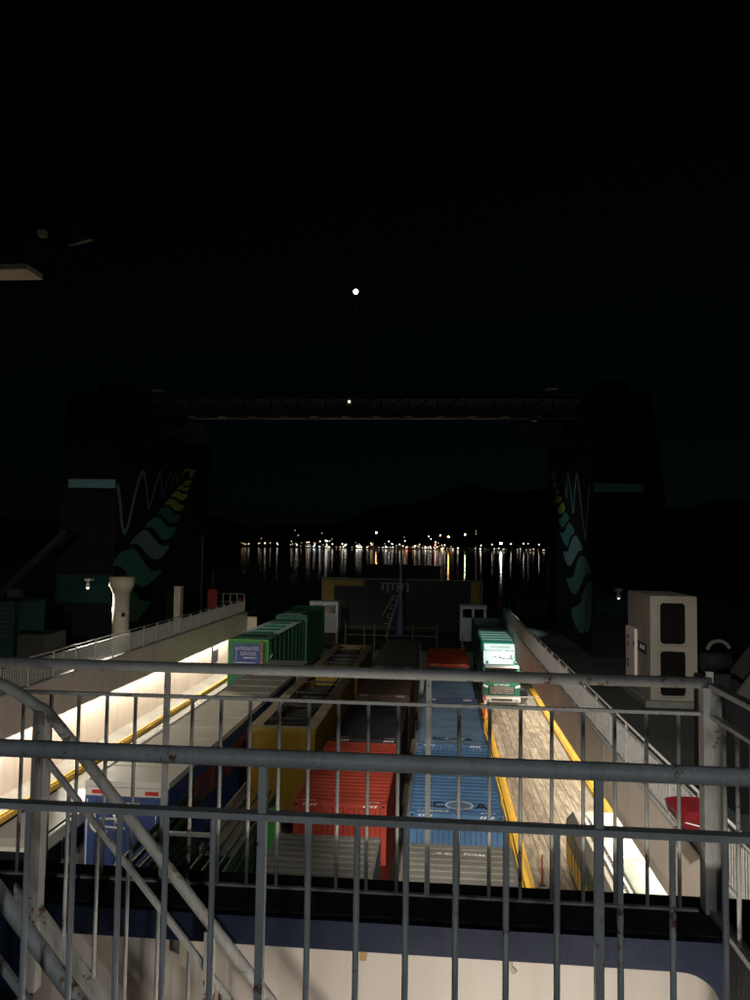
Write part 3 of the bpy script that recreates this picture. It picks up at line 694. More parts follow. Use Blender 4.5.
emblem(boxes[7], XB+.1, 27.7, TB+2.52+.004, .85)
text('roof_text','w club  Flimes',.19,'letter_white',boxes[5],(XB+.05,17.55,TB+2.52+.004),(1,0,0),(0,1,0))
text('roof_text','TARE 2200 KG',.10,'letter_white',boxes[6],(XB-.5,20.28,TB+2.52+.004),(1,0,0),(0,1,0))

# ---- yellow framed machinery units on the third row
def genset(x0, x1, y, L, label):
    z0, z1 = DECK+1.38, 12.42
    t = empty('machinery_container', ((x0+x1)/2, y, DECK+1.38), label, 'container', 'open topped yellow containers carrying machinery')
    for a,b in ((x0,x0+.42),(x1-.42,x1)): MB().box(a,b,y+.42,y+L-.42,z1-.10,z1).build('top_border','tan',t)
    for a,b in ((y,y+.418),(y+L-.418,y+L)): MB().box(x0,x1,a,b,z1-.10,z1).build('top_border','tan',t)
    for a in (x0+.01,x1-.07): MB().box(a,a+.06,y+.05,y+L-.05,z0,z1-.102).build('side_wall','yellow_frame',t)
    f=MB().box(x0+.02,x1-.02,y+.003,y+.06,z0,z1-.102).build('front_wall','yellow_frame',t)
    MB().box(x0+.02,x1-.02,y+L-.06,y+L-.003,z0,z1-.102).build('back_wall','yellow_frame',t)
    MB().box(x0+.01,x1-.01,y-.025,y+.001,z1-.13,z1+.01).build('front_lip','yellow_old',t)
    for xx in (x0+.02,(x0+x1)/2-.03,x1-.08): MB().box(xx,xx+.06,y-.02,y+.001,z0+.02,z1-.14).build('stiffener','yellow_frame',f)
    MB().box(x0+.1,x1-.1,y+.1,y+L-.1,z0+.01,z0+.1).build('floor','black_steel',t)
    m=MB(); rs=random.Random(int(y*10)); yy=y+.6
    while yy<y+L-1.6:
        l=rs.uniform(.8,1.8); w=rs.uniform(.5,.78); hh=rs.uniform(.15,.5)
        m.box((x0+x1)/2-w,(x0+x1)/2+w,yy,yy+l,z0+.102,z1-hh,.03)
        for k in range(3): m.tube([((x0+x1)/2-w+.1,yy+.2+k*l/3.5,z1-hh+.06),((x0+x1)/2+w-.1,yy+.2+k*l/3.5,z1-hh+.06)],.05,6)
        yy+=l+.25
    m.build('machinery','machine',t)
    m=MB()
    for k in range(int(L/2.6)): m.box(x0+.43,x1-.43,y+1.6+k*2.6,y+1.72+k*2.6,z1-.09,z1-.01)
    m.tube([(x0+.6,y+.55,z1-.04),(x0+.6,y+L-.55,z1-.04)],.035,6).tube([(x1-.6,y+.55,z1-.04),(x1-.6,y+L-.55,z1-.04)],.035,6)
    m.build('tie_bars','machine',t)
    return t
genset(-6.80,-4.36,27.0,12.4,'long yellow open topped container with tan rim full of machinery, the nearer one')
genset(-6.80,-4.36,40.9,9.0,'yellow open topped container with tan rim full of machinery, the farther one')
for y in (27.0,40.9):
    c=copy_tree(tr0); c.location=(-5.58,y+.2,DECK+.002)

# ---- long white-roofed blue trailer
def wheels(t, xs, ys, z, r=.5):
    for x in xs:
        for y in ys:
            s = 1 if x > sum(xs)/len(xs) else -1
            w=MB().tube([(x-s*.45,y,z+r),(x,y,z+r)],r,20).build('wheel','rubber',t)
            MB().tube([(x-s*.02,y,z+r),(x+s*.03,y,z+r)],r*.5,14).build('rim','chrome',w)
t = empty('box_trailer', (-9.05, 21.9, DECK), 'long blue box trailer with a pale cream roof beside the bright left wall', 'trailer')
x0,x1,y0,y1,zt=-10.3,-7.80,21.9,41.3,11.96
bt=MB().box(x0,x1,y0,y1,DECK+1.1,zt-.12).build('body','trailer_blue',t)
MB().box(x0+.06,x1-.06,y0+.06,y1-.06,zt-.118,zt,.03).build('roof','trailer_roof',t)
for k in range(11): MB().box(x0+.08,x1-.08,y0+1.6+k*1.7,y0+1.64+k*1.7,zt+.001,zt+.012).build('roof_seam','trailer_roof',t)
for a in (x0-.01,x1-.05): MB().box(a,a+.06,y0,y1,zt-.16,zt+.03).build('roof_edge','white_steel',t)
MB().box(x0,x1,y0-.03,y0,zt-.14,zt+.03).build('roof_edge','white_steel',t)
for a,b in ((x0+.05,(x0+x1)/2-.02),((x0+x1)/2+.02,x1-.05)):
    d=MB().box(a,b,y0-.03,y0-.002,DECK+1.2,zt-.42).build('rear_door','trailer_blue',t)
    for k in (.25,.75): MB().tube([(a+(b-a)*k,y0-.05,DECK+1.25),(a+(b-a)*k,y0-.05,zt-.45)],.018,6).build('lock_rod','chrome',d)
MB().box(x0+.02,x1-.02,y0-.025,y0-.002,zt-.40,zt-.16).build('header','white_steel',t)
for a in (x0+.42,x1-.48):
    p=MB().box(a-.30,a+.30,y0-.05,y0-.028,zt-.36,zt-.20).build('marker_light','letter_white',t)
    MB().box(a-.2,a+.2,y0-.062,y0-.051,zt-.335,zt-.225,.01).build('lens','letter_red',p)
# white swirl emblem and lines on the rear
m=MB(); cx,cz=x0+.55,DECK+2.62
pts=[(cx+.34*math.cos(R(a)),y0-.06,cz+.3*math.sin(R(a))) for a in range(60,301,20)]
m.tube(pts,.045,6); m.tube([(cx-.05,y0-.06,cz+.1),(cx+.75,y0-.06,cz+.1)],.03,6); m.tube([(cx+.0,y0-.06,cz-.12),(cx+.7,y0-.06,cz-.16)],.03,6)
m.tube([(cx+.3,y0-.06,cz+.3),(cx+.5,y0-.06,cz-.1),(cx+.75,y0-.06,cz+.25)],.025,6)
m.build('swirl_emblem','letter_white',t)
for k in range(3): MB().box(x0+1.15,x0+1.15+.5-.06*k,y0-.034,y0-.031,zt-.62-.12*k,zt-.57-.12*k).build('fine_print','letter_white',t)
MB().box(x0+.06,x0+.10,y0-.04,y0-.031,DECK+1.3,zt-.5).build('reflector_strip','letter_white',t)
m=MB(); m.box(x1+.003,x1+.008,y0+2.0,y0+12,DECK+2.2,DECK+3.1); m.build('side_band','rust_red',t)
m=MB()
for k in range(9): m.box(x1+.009,x1+.014,y0+2.7+k*.9,y0+2.95+k*.9,DECK+2.35,DECK+2.95)
m.build('side_mark','trailer_blue',t)
m=MB(); m.prism([(x1+.009,y0+12.2,DECK+1.5),(x1+.009,y0+12.9,DECK+1.5),(x1+.009,y0+14.6,DECK+3.5),(x1+.009,y0+13.6,DECK+3.5)],(.004,0,0)); m.build('side_swoosh','letter_white',t)
wheels(t,(x0+.1,x1-.1),(24.2,25.5,26.8,37.5),DECK+.01)
MB().box(x0+.3,x1-.3,y0+.2,y1-.2,DECK+.9,DECK+1.098).build('chassis','black_steel',t)
# refrigeration hood of the next trailer in that lane
t = empty('box_trailer', (-9.0,43,DECK), 'pale flat topped trailer front just beyond the long cream roof', 'trailer')
MB().box(-10.2,-7.75,43.0,50.5,DECK+1.1,11.0).build('body','curtain_green',t)
MB().box(-10.1,-7.80,42.9,45.2,11.0,12.0,.05).build('hood','trailer_roof',t)
wheels(t,(-10.1,-7.85),(44.5,48.8),DECK+.01)

# ---- green stock trailer between, seen through the rails
t = empty('stock_trailer', (-6.2, 15.5, DECK), 'green slatted stock trailer low between the blue trailer and the grey container', 'trailer')
y0,y1=15.2,23.5
for x in (-7.55,-7.25,-6.95,-5.75,-5.45,-5.15,-4.95): MB().box(x-.025,x+.025,y0,y1,11.34,11.40).build('roof_bar','green_rail',t)
for x in (-7.6,-4.9):
    m=MB()
    for k in range(7): m.box(x-.03,x+.03,y0,y1,DECK+1.2+k*.30,DECK+1.35+k*.30)
    m.build('side_slats','green_rail',t)
    for yy in (y0,y0+2.7,y0+5.4,y1-.1): MB().box(x-.05,x+.05,yy,yy+.1,DECK+1.1,11.338).build('side_post','green_rail',t)
MB().box(-7.55,-4.95,y0+.1,y1-.1,DECK+1.0,DECK+1.18).build('floor','black_steel',t)
for yy in (y0+1.2,y0+4.2): MB().box(-7.1,-5.6,yy,yy+.12,11.47,11.55).build('cross_bar','rail_paint',t)
MB().tube([(-6.9,y0+1.4,11.5),(-5.9,y0+1.3,11.52),(-5.5,y0+1.35,11.5)],.04,6).build('hose','rail_paint',t)
wheels(t,(-7.5,-5.0),(17.2,18.5),DECK+.01)
t = empty('gas_cylinder_rack', (-4.1, 18.6, DECK), 'bright green upright panel with a pale pole squeezed beside the grey container', 'rack')
MB().box(-4.32,-4.02,19.0,19.7,DECK+1.0,12.2,.02).build('panel','green_bright',t)
MB().tube([(-3.93,18.9,DECK+.02),(-3.93,18.9,12.4)],.05,8).build('pole','vent_cream',t)
MB().box(-4.4,-3.8,18.8,19.8,DECK+.01,DECK+1.0).build('stand','black_steel',t)

# ---- green container with blue sign, and the taller one behind
t = empty('box_trailer', (-11.6, 46.2, DECK), 'green box trailer with a blue lettered sign on its near end', 'trailer')
x0,x1,y0,y1,zt=-12.95,-10.45,46.2,58.5,13.06
MB().box(x0,x1,y0,y1,DECK+1.15,zt-.10).build('body','green_box',t)
MB().box(x0+.04,x1-.04,y0+.04,y1-.04,zt-.098,zt,.02).build('roof','roof_mint',t)
for k in range(6): MB().box(x0+.5,x1-.5,y0+.9+k*2,y0+1.9+k*2,zt+.001,zt+.03).build('roof_panel','green_box',t)
for a in (x0-.02,x1-.06): MB().box(a,a+.08,y0-.02,y0+.08,DECK+1.2,zt+.01).build('corner_post','green_bright',t)
MB().box(x0+.062,x1-.062,y0-.02,y0,zt-.12,zt+.01).build('front_rail','green_bright',t)
s_=MB().box(x0+.32,x1-.45,y0-.03,y0-.002,11.55,12.72).build('sign_panel','sign_blue',t)
text('lettering','INTEGRATED',.30,'letter_white',s_,(x0+1.20,y0-.034,12.48),(1,0,0),(0,0,1),sx=.82)
text('lettering','SERVICES',.30,'letter_white',s_,(x0+1.25,y0-.034,12.17),(1,0,0),(0,0,1),sx=.82)
MB().box(x0+.95,x0+1.75,y0-.037,y0-.032,11.90,11.97).build('sign_line','letter_white',s_)
MB().box(x0+.40,x0+1.7,y0-.037,y0-.032,11.62,11.67).build('sign_line','letter_white',s_)
m=MB(); zz=11.78; pts=[]
for k in range(9): pts.append((x0+.46+(.10 if k%2 else 0), y0-.04, 11.78+k*.095))
m.tube(pts,.022,5).build('zigzag_mark','letter_white',s_)
m=MB()
for k in range(9): m.box(x1+.001,x1+.03,y0+.5+k*1.4,y0+.56+k*1.4,DECK+1.2,zt-.15)
m.build('side_ribs','green_box',t)
m=MB(); m.tube([(x1+.03,y0+.4,11.9),(x1+.03,y0+1.1,12.05),(x1+.03,y0+1.6,12.0)],.04,6); m.build('side_scrawl','letter_white',t)
wheels(t,(x0+.1,x1-.1),(48,49.3,56),DECK+.01)
t = empty('box_trailer', (-11.6, 59.0, DECK), 'taller dark green box trailer behind the one with the blue sign', 'trailer')
MB().box(x0+.15,x1+.12,59.0,68,DECK+1.15,13.3).build('body','green_box',t)
MB().box(x0+.2,x1+.08,59.05,67.95,13.301,13.4,.02).build('roof','green_box',t)
MB().box(x0+.5,x1-.3,59.3,61.6,13.401,13.44).build('roof_hatch','roof_mint',t)
for k in range(3): MB().tube([(x0+.6+k*.7,63,13.4),(x0+.6+k*.7,63,13.62)],.10,8).build('roof_vent','bow_steel',t)
wheels(t,(x0+.2,x1),(61,62.4,66),DECK+.01)
t = empty('striped_pole', (-10.66, 45.4, DECK), 'thin brass pole standing in front of the blue lettered sign', 'pole')
MB().tube([(-10.66,45.4,DECK+.01),(-10.66,45.4,13.05)],.085,10).build('shaft','brass',t)
m=MB()
for z in (11.8,12.3,12.8): m.lathe(-10.66,45.4,[(.11,z),(.11,z+.12)],10)
m.build('collars','brass',t)

# ---- truck with its trailer on the right lane
t = empty('truck', (4.15, 52.4, DECK), 'green articulated truck with white visor and grille facing the camera on the right lane', 'truck')
cx=4.17; h=1.24
def sec(y, x_, zb, zt_): return [(cx-x_,y,zb),(cx+x_,y,zb),(cx+x_,y,zt_),(cx-x_,y,zt_)]
cab=MB().loft([sec(52.5,h-.05,DECK+.45,DECK+1.72), sec(52.9,h,DECK+.42,DECK+2.55), sec(54.7,h,DECK+.42,DECK+2.75)]).build('cab','truck_green',t)
MB().loft([sec(52.95,h-.05,DECK+2.56,DECK+2.75),sec(53.6,h-.06,DECK+2.76,DECK+3.55),sec(54.7,h-.10,DECK+2.76,DECK+4.05)]).build('roof_fairing','truck_green',t)
def slab(a0,a1,y0,z0,y1,z1,th,mat,name,par):
    n=Vector((0,-(z1-z0),(y1-y0))).normalized()*th
    return MB().prism([(a0,y0,z0),(a1,y0,z0),(a1,y1,z1),(a0,y1,z1)],n).build(name,mat,par)
slab(cx-1.05,cx+1.05,52.52,DECK+1.80,52.88,DECK+2.5,.012,'dark_glass','windscreen',t)
MB().box(cx-1.12,cx+1.12,52.42,52.86,DECK+2.56,DECK+2.72,.03).build('sun_visor','truck_white',t)
slab(cx-1.10,cx+1.10,53.62,DECK+3.58,54.4,DECK+3.93,.01,'truck_white','white_band',t)
text('band_lettering','refrigerated',.30,'rail_paint_grey',t,(cx,54.0,DECK+3.775),(1,0,0),(0,.78,.35),sx=.95)
text('roof_lettering','HALLS',.42,'letter_white',t,(cx+.1,53.27,DECK+3.20),(1,0,0),(0,.65,.79),sx=1.2,ext=.02)
for s in (-.95,.95): MB().lathe(cx+s,53.02,[(.10,DECK+2.86),(.10,DECK+2.98)],10).build('roof_lamp','truck_white',t)
text('grille_lettering','SCANIA',.26,'letter_white',t,(cx,52.44,DECK+1.42),(1,0,0),(0,0,1),ext=.012,sx=1.15)
g=MB().box(cx-.85,cx+.85,52.40,52.50,DECK+.80,DECK+1.30,.02).build('grille','black_steel',t)
for z in (.86,.98,1.10,1.22): MB().box(cx-.8,cx+.8,52.36,52.40,DECK+z,DECK+z+.06).build('grille_bar','chrome',g)
MB().box(cx-1.24,cx+1.24,52.28,52.62,DECK+.32,DECK+.62,.05).build('bumper','truck_white',t)
MB().box(cx-.7,cx+.7,52.25,52.28,DECK+.40,DECK+.55).build('number_plate','black_steel',t)
for s in (-1,1):
    MB().prism([(cx+s*.92,52.44,DECK+1.22),(cx+s*1.22,52.44,DECK+1.30),(cx+s*1.22,52.44,DECK+1.46),(cx+s*.90,52.44,DECK+1.34)],(0,.07,0)).build('headlight','truck_white',t)
    MB().box(cx+s*.95-.12,cx+s*.95+.12,52.24,52.28,DECK+.38,DECK+.54,.02).build('fog_lamp','chrome',t)
    m_=MB().box(cx+s*1.33-.09,cx+s*1.33+.09,52.5,52.7,DECK+1.75,DECK+2.35,.03).build('mirror','black_steel',t)
wheels(t,(cx-1.2,cx+1.2),(53.6,57.6,58.9,68.5,69.8),DECK+.01)
MB().tube([(cx+1.45,53.4,DECK+.55),(cx+1.45,54.2,DECK+.55)],.42,16).build('fuel_tank','black_steel',t)
y0,y1,zt=55.1,72.3,12.27
MB().box(cx-1.26,cx+1.26,y0,y1,DECK+1.2,zt-.08).build('trailer_body','curtain_green',t)
m=MB().box(cx-1.22,cx+1.22,y0+.02,y1-.02,zt-.078,zt-.02); m.build('trailer_roof','curtain_green',t)
for k in range(11): MB().box(cx-1.15,cx+1.15,y0+.5+k*1.55,y0+.66+k*1.55,zt-.018,zt+.03).build('roof_bow','roof_mint',t)
MB().box(cx-.45,cx+.45,54.72,y1-.3,DECK+.85,DECK+1.198).build('chassis','black_steel',t)
t = empty('safety_cone', (3.12, 48.2, DECK), 'orange red post marker standing at the front left of the green truck', 'marker post')
MB().lathe(2.75,47.2,[(.2,DECK+.34),(.2,DECK+.42),(.08,DECK+.43),(.06,DECK+1.75)],12).build('post','orange_box',t)
MB().lathe(2.75,47.2,[(.085,DECK+1.2),(.085,DECK+1.4)],12).build('band','letter_white',t)
t = empty('stake', (2.96, 25.2, DECK), 'thin dark red stake standing on the timber lane', 'stake')
MB().tube([(3.3,25.2,DECK+.052),(3.3,25.2,DECK+1.0)],.035,8).build('shaft','rust_red',t)
MB().box(3.2,3.4,25.1,25.3,DECK+.052,DECK+.08).build('foot','black_steel',t)
# barrier grille across the lane in front of the truck
t = empty('lane_gate', (4.6, 50.6, DECK), 'low pale grille gate across the lane in front of the green truck', 'gate')
for z in (.12,.95): MB().box(2.95,6.5,50.60,50.66,DECK+.05+z,DECK+.10+z).build('rail','rail_paint',t)
m=MB()
for k in range(30): m.box(3.0+k*.118,3.02+k*.118,50.62,50.64,DECK+.22,DECK+1.0)
m.build('bars','rail_paint',t)

# ---- white van on the far left and the parked coach roof at lower right
t = empty('van', (-12.0, 20, DECK), 'white van with a dark windscreen at the left edge beside the blue trailer', 'van')
x0,x1=-13.0,-11.05
def vs(y,zb,zt_,w=0): return [(x0+w,y,zb),(x1-w,y,zb),(x1-w,y,zt_),(x0+w,y,zt_)]
MB().loft([vs(19.0,DECK+.4,DECK+.95,.12),vs(19.9,DECK+.35,DECK+1.18,.04),vs(20.8,DECK+.35,DECK+2.2,.10),vs(21.2,DECK+.35,DECK+2.28,.08),vs(25.6,DECK+.35,DECK+2.28,.08),vs(25.9,DECK+.4,DECK+2.1,.12)]).build('body','van_white',t)
slab(x0+.22,x1-.22,19.98,DECK+1.26,20.72,DECK+2.11,.012,'dark_glass','windscreen',t)
for xx in (x1-.06,x0+.0): 
    for ya,yb in ((20.9,22.1),(22.25,23.7),(23.85,25.3)): MB().box(xx,xx+.06,ya,yb,DECK+1.35,DECK+1.95).build('side_window','dark_glass',t)
for xx in (x1-.18,x0+.12): MB().tube([(xx,21.3,DECK+2.34),(xx,25.2,DECK+2.34)],.03,6).build('roof_rail','black_steel',t)
for s,xx in ((1,x1+.08),(-1,x0-.08)): MB().box(xx-.08,xx+.08,20.3,20.5,DECK+1.25,DECK+1.5,.02).build('mirror','black_steel',t)
for xx in (x0+.3,x1-.3): MB().box(xx-.18,xx+.18,18.96,19.0,DECK+.62,DECK+.82,.01).build('headlight','chrome',t)
wheels(t,(x0+.05,x1-.05),(20.2,24.6),DECK+.01,.34)
t = empty('camper_van', (5.1, 19, DECK), 'cream camper van with a grey green roof panel parked low at the right wall', 'camper van')
x0,x1=4.25,6.45; y0,y1=14.5,26.8; zt=DECK+2.0
def cs(y,zt_,w=0): return [(x0+w,y,DECK+.35),(x1-w,y,DECK+.35),(x1-w,y,zt_-.25),(x1-w-.22,y,zt_),(x0+w+.22,y,zt_),(x0+w,y,zt_-.25)]
MB().loft([cs(y0,zt-.3,.08),cs(y0+.4,zt),cs(y1-.4,zt),cs(y1,zt-.2,.06)]).build('body','camper_cream',t)
MB().box(x0-.012,x0-.001,y0+.6,y1-.5,DECK+1.1,zt-.35).build('side_glass','curtain_green',t)
MB().box(x0-.016,x0-.001,y0+.6,y1-.5,DECK+.5,DECK+1.05).build('side_stripe','yellow',t)
MB().box(x0+.75,x1-.4,18.6,22.4,zt+.002,zt+.07,.03).build('roof_panel','camper_mint',t)
for a,b in ((x0+.42,x0+.50),(x0+.62,x0+.68)): MB().box(a,b,y0+1,y1-1,zt+.002,zt+.05).build('roof_rail','white_steel',t)
m=MB()
for k in range(60): m.box(x0+.505,x0+.60,y0+.8+k*.18,y0+.88+k*.18,zt+.001,zt+.02)
for k in range(13): m.box(x0+.8+k*.12,x0+.86+k*.12,17.9,18.3,zt+.001,zt+.012)
m.build('roof_studs','machine',t)
for yy in (17.6,18.42,22.6): MB().box(x0+.75,x1-.3,yy,yy+.06,zt+.002,zt+.04).build('roof_cross_rail','white_steel',t)
for k in range(20): MB().box(x0-.03,x0-.017,y0+.8+k*.52,y0+.84+k*.52,DECK+.5,zt-.3).build('side_rib','machine',t)
wheels(t,(x0+.02,x1-.02),(16.8,23.5),DECK+.01,.4)
t = empty('tarpaulin_bundle', (5.75, 28, DECK), 'lumpy grey green tarpaulin bundle behind the cream camper van', 'bundle')
m=MB(); bmesh.ops.create_icosphere(m.b,subdivisions=3,radius=1,matrix=Matrix.Translation((5.75,28.2,DECK+.62))@Matrix.Diagonal((.75,.9,.62,1)))
for v in m.b.verts:
    v.co += Vector((math.sin(v.co.y*9),math.sin(v.co.x*8),math.sin(v.co.x*11+v.co.y*7)))*.05; v.co.z=max(v.co.z,DECK+.055)
m.build('cloth','roof_mint',t)
m=MB(); bmesh.ops.create_icosphere(m.b,subdivisions=2,radius=.3,matrix=Matrix.Translation((6.25,27.35,DECK+.9)))
for v in m.b.verts: v.co += Vector((0,0,math.sin(v.co.x*13+v.co.y*9)*.04))
m.build('sack','orange_box',t)

# ================================================================ FAR END OF THE DECK
t = empty('stern_ramp', (-4.8, 95, DECK), 'tall dark raised ramp with yellow corners closing the far end of the vehicle deck', 'ramp')
MB().box(-14.8,5.15,95,95.6,DECK+.07,14.55).build('ramp_plate','bow_steel',t)
for a,b in ((-14.8,-13.3),(3.7,4.95)): MB().box(a,b,94.95,94.998,DECK+3.4,14.50).build('yellow_panel','yellow_old',t)
MB().box(-13.29,-9.5,94.95,94.998,13.75,14.50).build('yellow_panel','yellow_old',t)
for x in (-14.85,5.0): MB().box(x,x+.16,94.85,95.0,DECK+.08,14.6).build('frame_post','tan',t)
MB().box(-14.85,5.16,94.85,95.0,14.601,14.72).build('frame_beam','tan',t)
m=MB()
for k in range(15): m.box(-12.7+k*1.25,-12.62+k*1.25,94.9,94.996,DECK+.1,13.7 if k<3 else 14.5)
m.build('ribs','bow_steel',t)
m=MB()
for k in range(6): m.box(-7.3+k*.62,-7.05+k*.62,94.86,94.93,13.3-.25*(k%2),14.05)
m.box(-7.4,-3.9,94.86,94.93,14.06,14.2)
m.build('faded_marking','rail_paint_grey',t)
t = empty('winch_house', (-4.8,98,DECK), 'black winch house standing above the raised ramp at the far end', 'winch house')
MB().box(-9.6,-.05,97,99.5,DECK+.01,16.2,.05).build('body','black_steel',t)
MB().box(-9.7,.05,96.9,99.6,16.201,16.35).build('roof','black_steel',t)
# white portals with openings
def portal(xa,xb,y,ztop,drop,label,sidewin):
    t=empty('control_cabin',((xa+xb)/2,y,DECK),label,'cabin','white control cabins at the far corners of the deck')
    W=xb-xa; th=.25
    z0=ztop-1.15
    MB().box(xa,xb,y,y+.2,ztop-th,ztop).build('header','white_steel',t)
    for a in (xa,(xa+xb)/2-.13,xb-.26): MB().box(a,a+.26,y,y+.2,z0,ztop-th-.001).build('mullion','white_steel',t)
    for a,b in ((xa+.262,(xa+xb)/2-.132),((xa+xb)/2+.132,xb-.262)): MB().box(a,b,y+.08,y+.12,z0,ztop-th-.002).build('pane','dark_glass',t)
    MB().box(xa,xb,y,y+.2,z0-drop,z0-.001).build('lower_panel','white_steel',t)
    for a in (xa,xb-.2): MB().box(a,a+.2,y+.201,y+2.0,z0-drop,ztop).build('side_panel','white_steel',t)
    MB().box(xa-.05,xb+.05,y-.05,y+2.05,ztop+.001,ztop+.1).build('roof','white_steel',t)
    MB().box(xa+.3,xb-.3,y+.4,y+1.6,DECK+.01,z0-drop-.001).build('pillar','bow_steel',t)
    return t
t1=portal(-13.75,-10.75,80,12.75,2.0,'white windowed control cabin at the far left behind the green trailers',1)
for k in range(7): MB().box(-10.95,-10.7,79.75,79.85,8.35+k*.26,8.48+k*.26).build('ladder_rung','vent_cream',t1)
t2=portal(2.05,4.75,80,12.65,2.4,'white windowed control cabin at the far right beside the green truck',1)
for k in range(7): MB().box(2.15,2.4,79.75,79.85,8.3+k*.26,8.43+k*.26).build('ladder_rung','vent_cream',t2)
t=empty('flagpole',(-4.7,90,DECK),'tall thin pale pole standing in front of the raised ramp','pole')
MB().tube([(-4.7,90,DECK+.01),(-4.7,90,13),(-4.7,90,18.9)],.1,10,radii=[.17,.14,.08]).build('shaft','rail_paint',t)
MB().box(-4.95,-4.45,89.85,90.15,13.9,14.1).build('collar','rail_paint',t)
MB().box(-5.15,-4.35,90.2,90.8,DECK+.07,12.4).build('blue_post','sign_blue',t)
t=empty('gangway_ladder',(-5.6,88,DECK),'pale lattice ladder leaning against the thin pole','ladder')
a0,b0=(-6.3,88,DECK+.02),(-4.75,88,13.2)
MB().bar(a0,b0,.1,.1,(0,1,0)).build('rail','rail_paint',t)
MB().bar((-6.75,88,10.6),(-5.35,88,13.2),.08,.08,(0,1,0)).build('rail','rail_paint',t)
for k in range(7):
    f=.35+.62*k/6
    p=(a0[0]+(b0[0]-a0[0])*f-.02,88,a0[2]+(b0[2]-a0[2])*f); q=(p[0]-.62,88,p[2]+.15 if k%2 else p[2]-.1)
    MB().bar(p,q,.06,.06,(0,1,0)).build('rung','rail_paint',t)
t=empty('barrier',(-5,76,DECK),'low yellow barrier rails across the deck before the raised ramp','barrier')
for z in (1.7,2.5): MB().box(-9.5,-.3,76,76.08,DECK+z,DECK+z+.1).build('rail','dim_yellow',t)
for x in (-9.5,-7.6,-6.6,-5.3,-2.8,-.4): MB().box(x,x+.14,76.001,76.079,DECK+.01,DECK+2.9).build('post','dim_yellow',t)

# ================================================================ UPPER DECK RAILINGS
def baluster(x,y,z0,z1,r,t,mat): MB().tube([(x,y,z0),(x,y,z1)],r,10).build('baluster',mat,t)
Z1=18.50
t=empty('guard_rail',(-.2,1.79,17.4),'nearest grey guard rail crossing the whole picture in front of the camera','guard rail','grey guard rails of the upper deck')
P='rail_paint_grey'
MB().tube([(-3.4,1.79,18.494),(3.4,1.79,18.494)],.0207,20).build('top_rail',P,t)
MB().box(-3.4,3.4,1.774,1.806,18.354,18.369).build('middle_rail',P,t)
for x in (-1.93,-1.18,-.41,.36,1.11,1.86):
    MB().box(x-.0095,x+.0095,1.779,1.801,17.405,18.353).box(x-.0095,x+.0095,1.780,1.800,18.370,18.478).build('post',P,t)
for i in range(-18,22):
    x=-.3+i*.1135
    if i in (-1,-8): continue
    if -1<i and x>.27: x=x+.026 if i>5 else x
    if any(abs(x-p)<.035 for p in (-1.93,-1.18,-.41,.36,1.11,1.86)): continue
    baluster(x,1.79,17.45,18.353,.0073,t,P)
MB().box(-3.4,3.4,1.772,1.808,17.43,17.449).build('bottom_rail',P,t)

P='rail_paint'
t=empty('guard_rail',(-.2,2.9,17.7),'second pale guard rail along the far edge of the stairwell','guard rail','grey guard rails of the upper deck')
MB().tube([(-3.2,2.9,18.512),(.985,2.9,18.512)],.0205,18).build('top_rail',P,t)
MB().box(-3.2,.946,2.891,2.909,18.395,18.407).build('middle_rail',P,t)
MB().box(-3.2,.93,2.891,2.909,17.702,17.710).build('bottom_rail',P,t)
for x in (-2.08,-1.05,-.04): MB().box(x-.0095,x+.0095,2.889,2.911,17.711,18.394).box(x-.0095,x+.0095,2.891,2.909,18.408,18.495).build('post',P,t)
cp=MB().box(.948,1.012,2.868,2.93,17.703,18.50,.004).build('corner_post',P,t)
for i in range(-18,10):
    x=-.04+i*.1135
    if any(abs(x-p)<.03 for p in (-2.08,-1.05,-.04,.98)) or x>.92: continue
    if x<-1.42 and x>-1.5: pass
    baluster(x,2.9,17.711,18.394,.0072,t,P)
# return rail coming back towards the camera on the right
t=empty('guard_rail',(.98,2.0,17.7),'pale guard rail running back towards the camera from the right corner post','guard rail','grey guard rails of the upper deck')
MB().box(.962,.998,-1,2.866,18.497,18.517,.004).build('top_rail',P,t)
MB().box(.966,.994,-1,2.866,18.392,18.405).build('middle_rail',P,t)
MB().box(.962,.998,-1,2.866,17.702,17.722).build('bottom_rail',P,t)
for i in range(24): baluster(.98,2.76-i*.115,17.723,18.391,.0075,t,P)

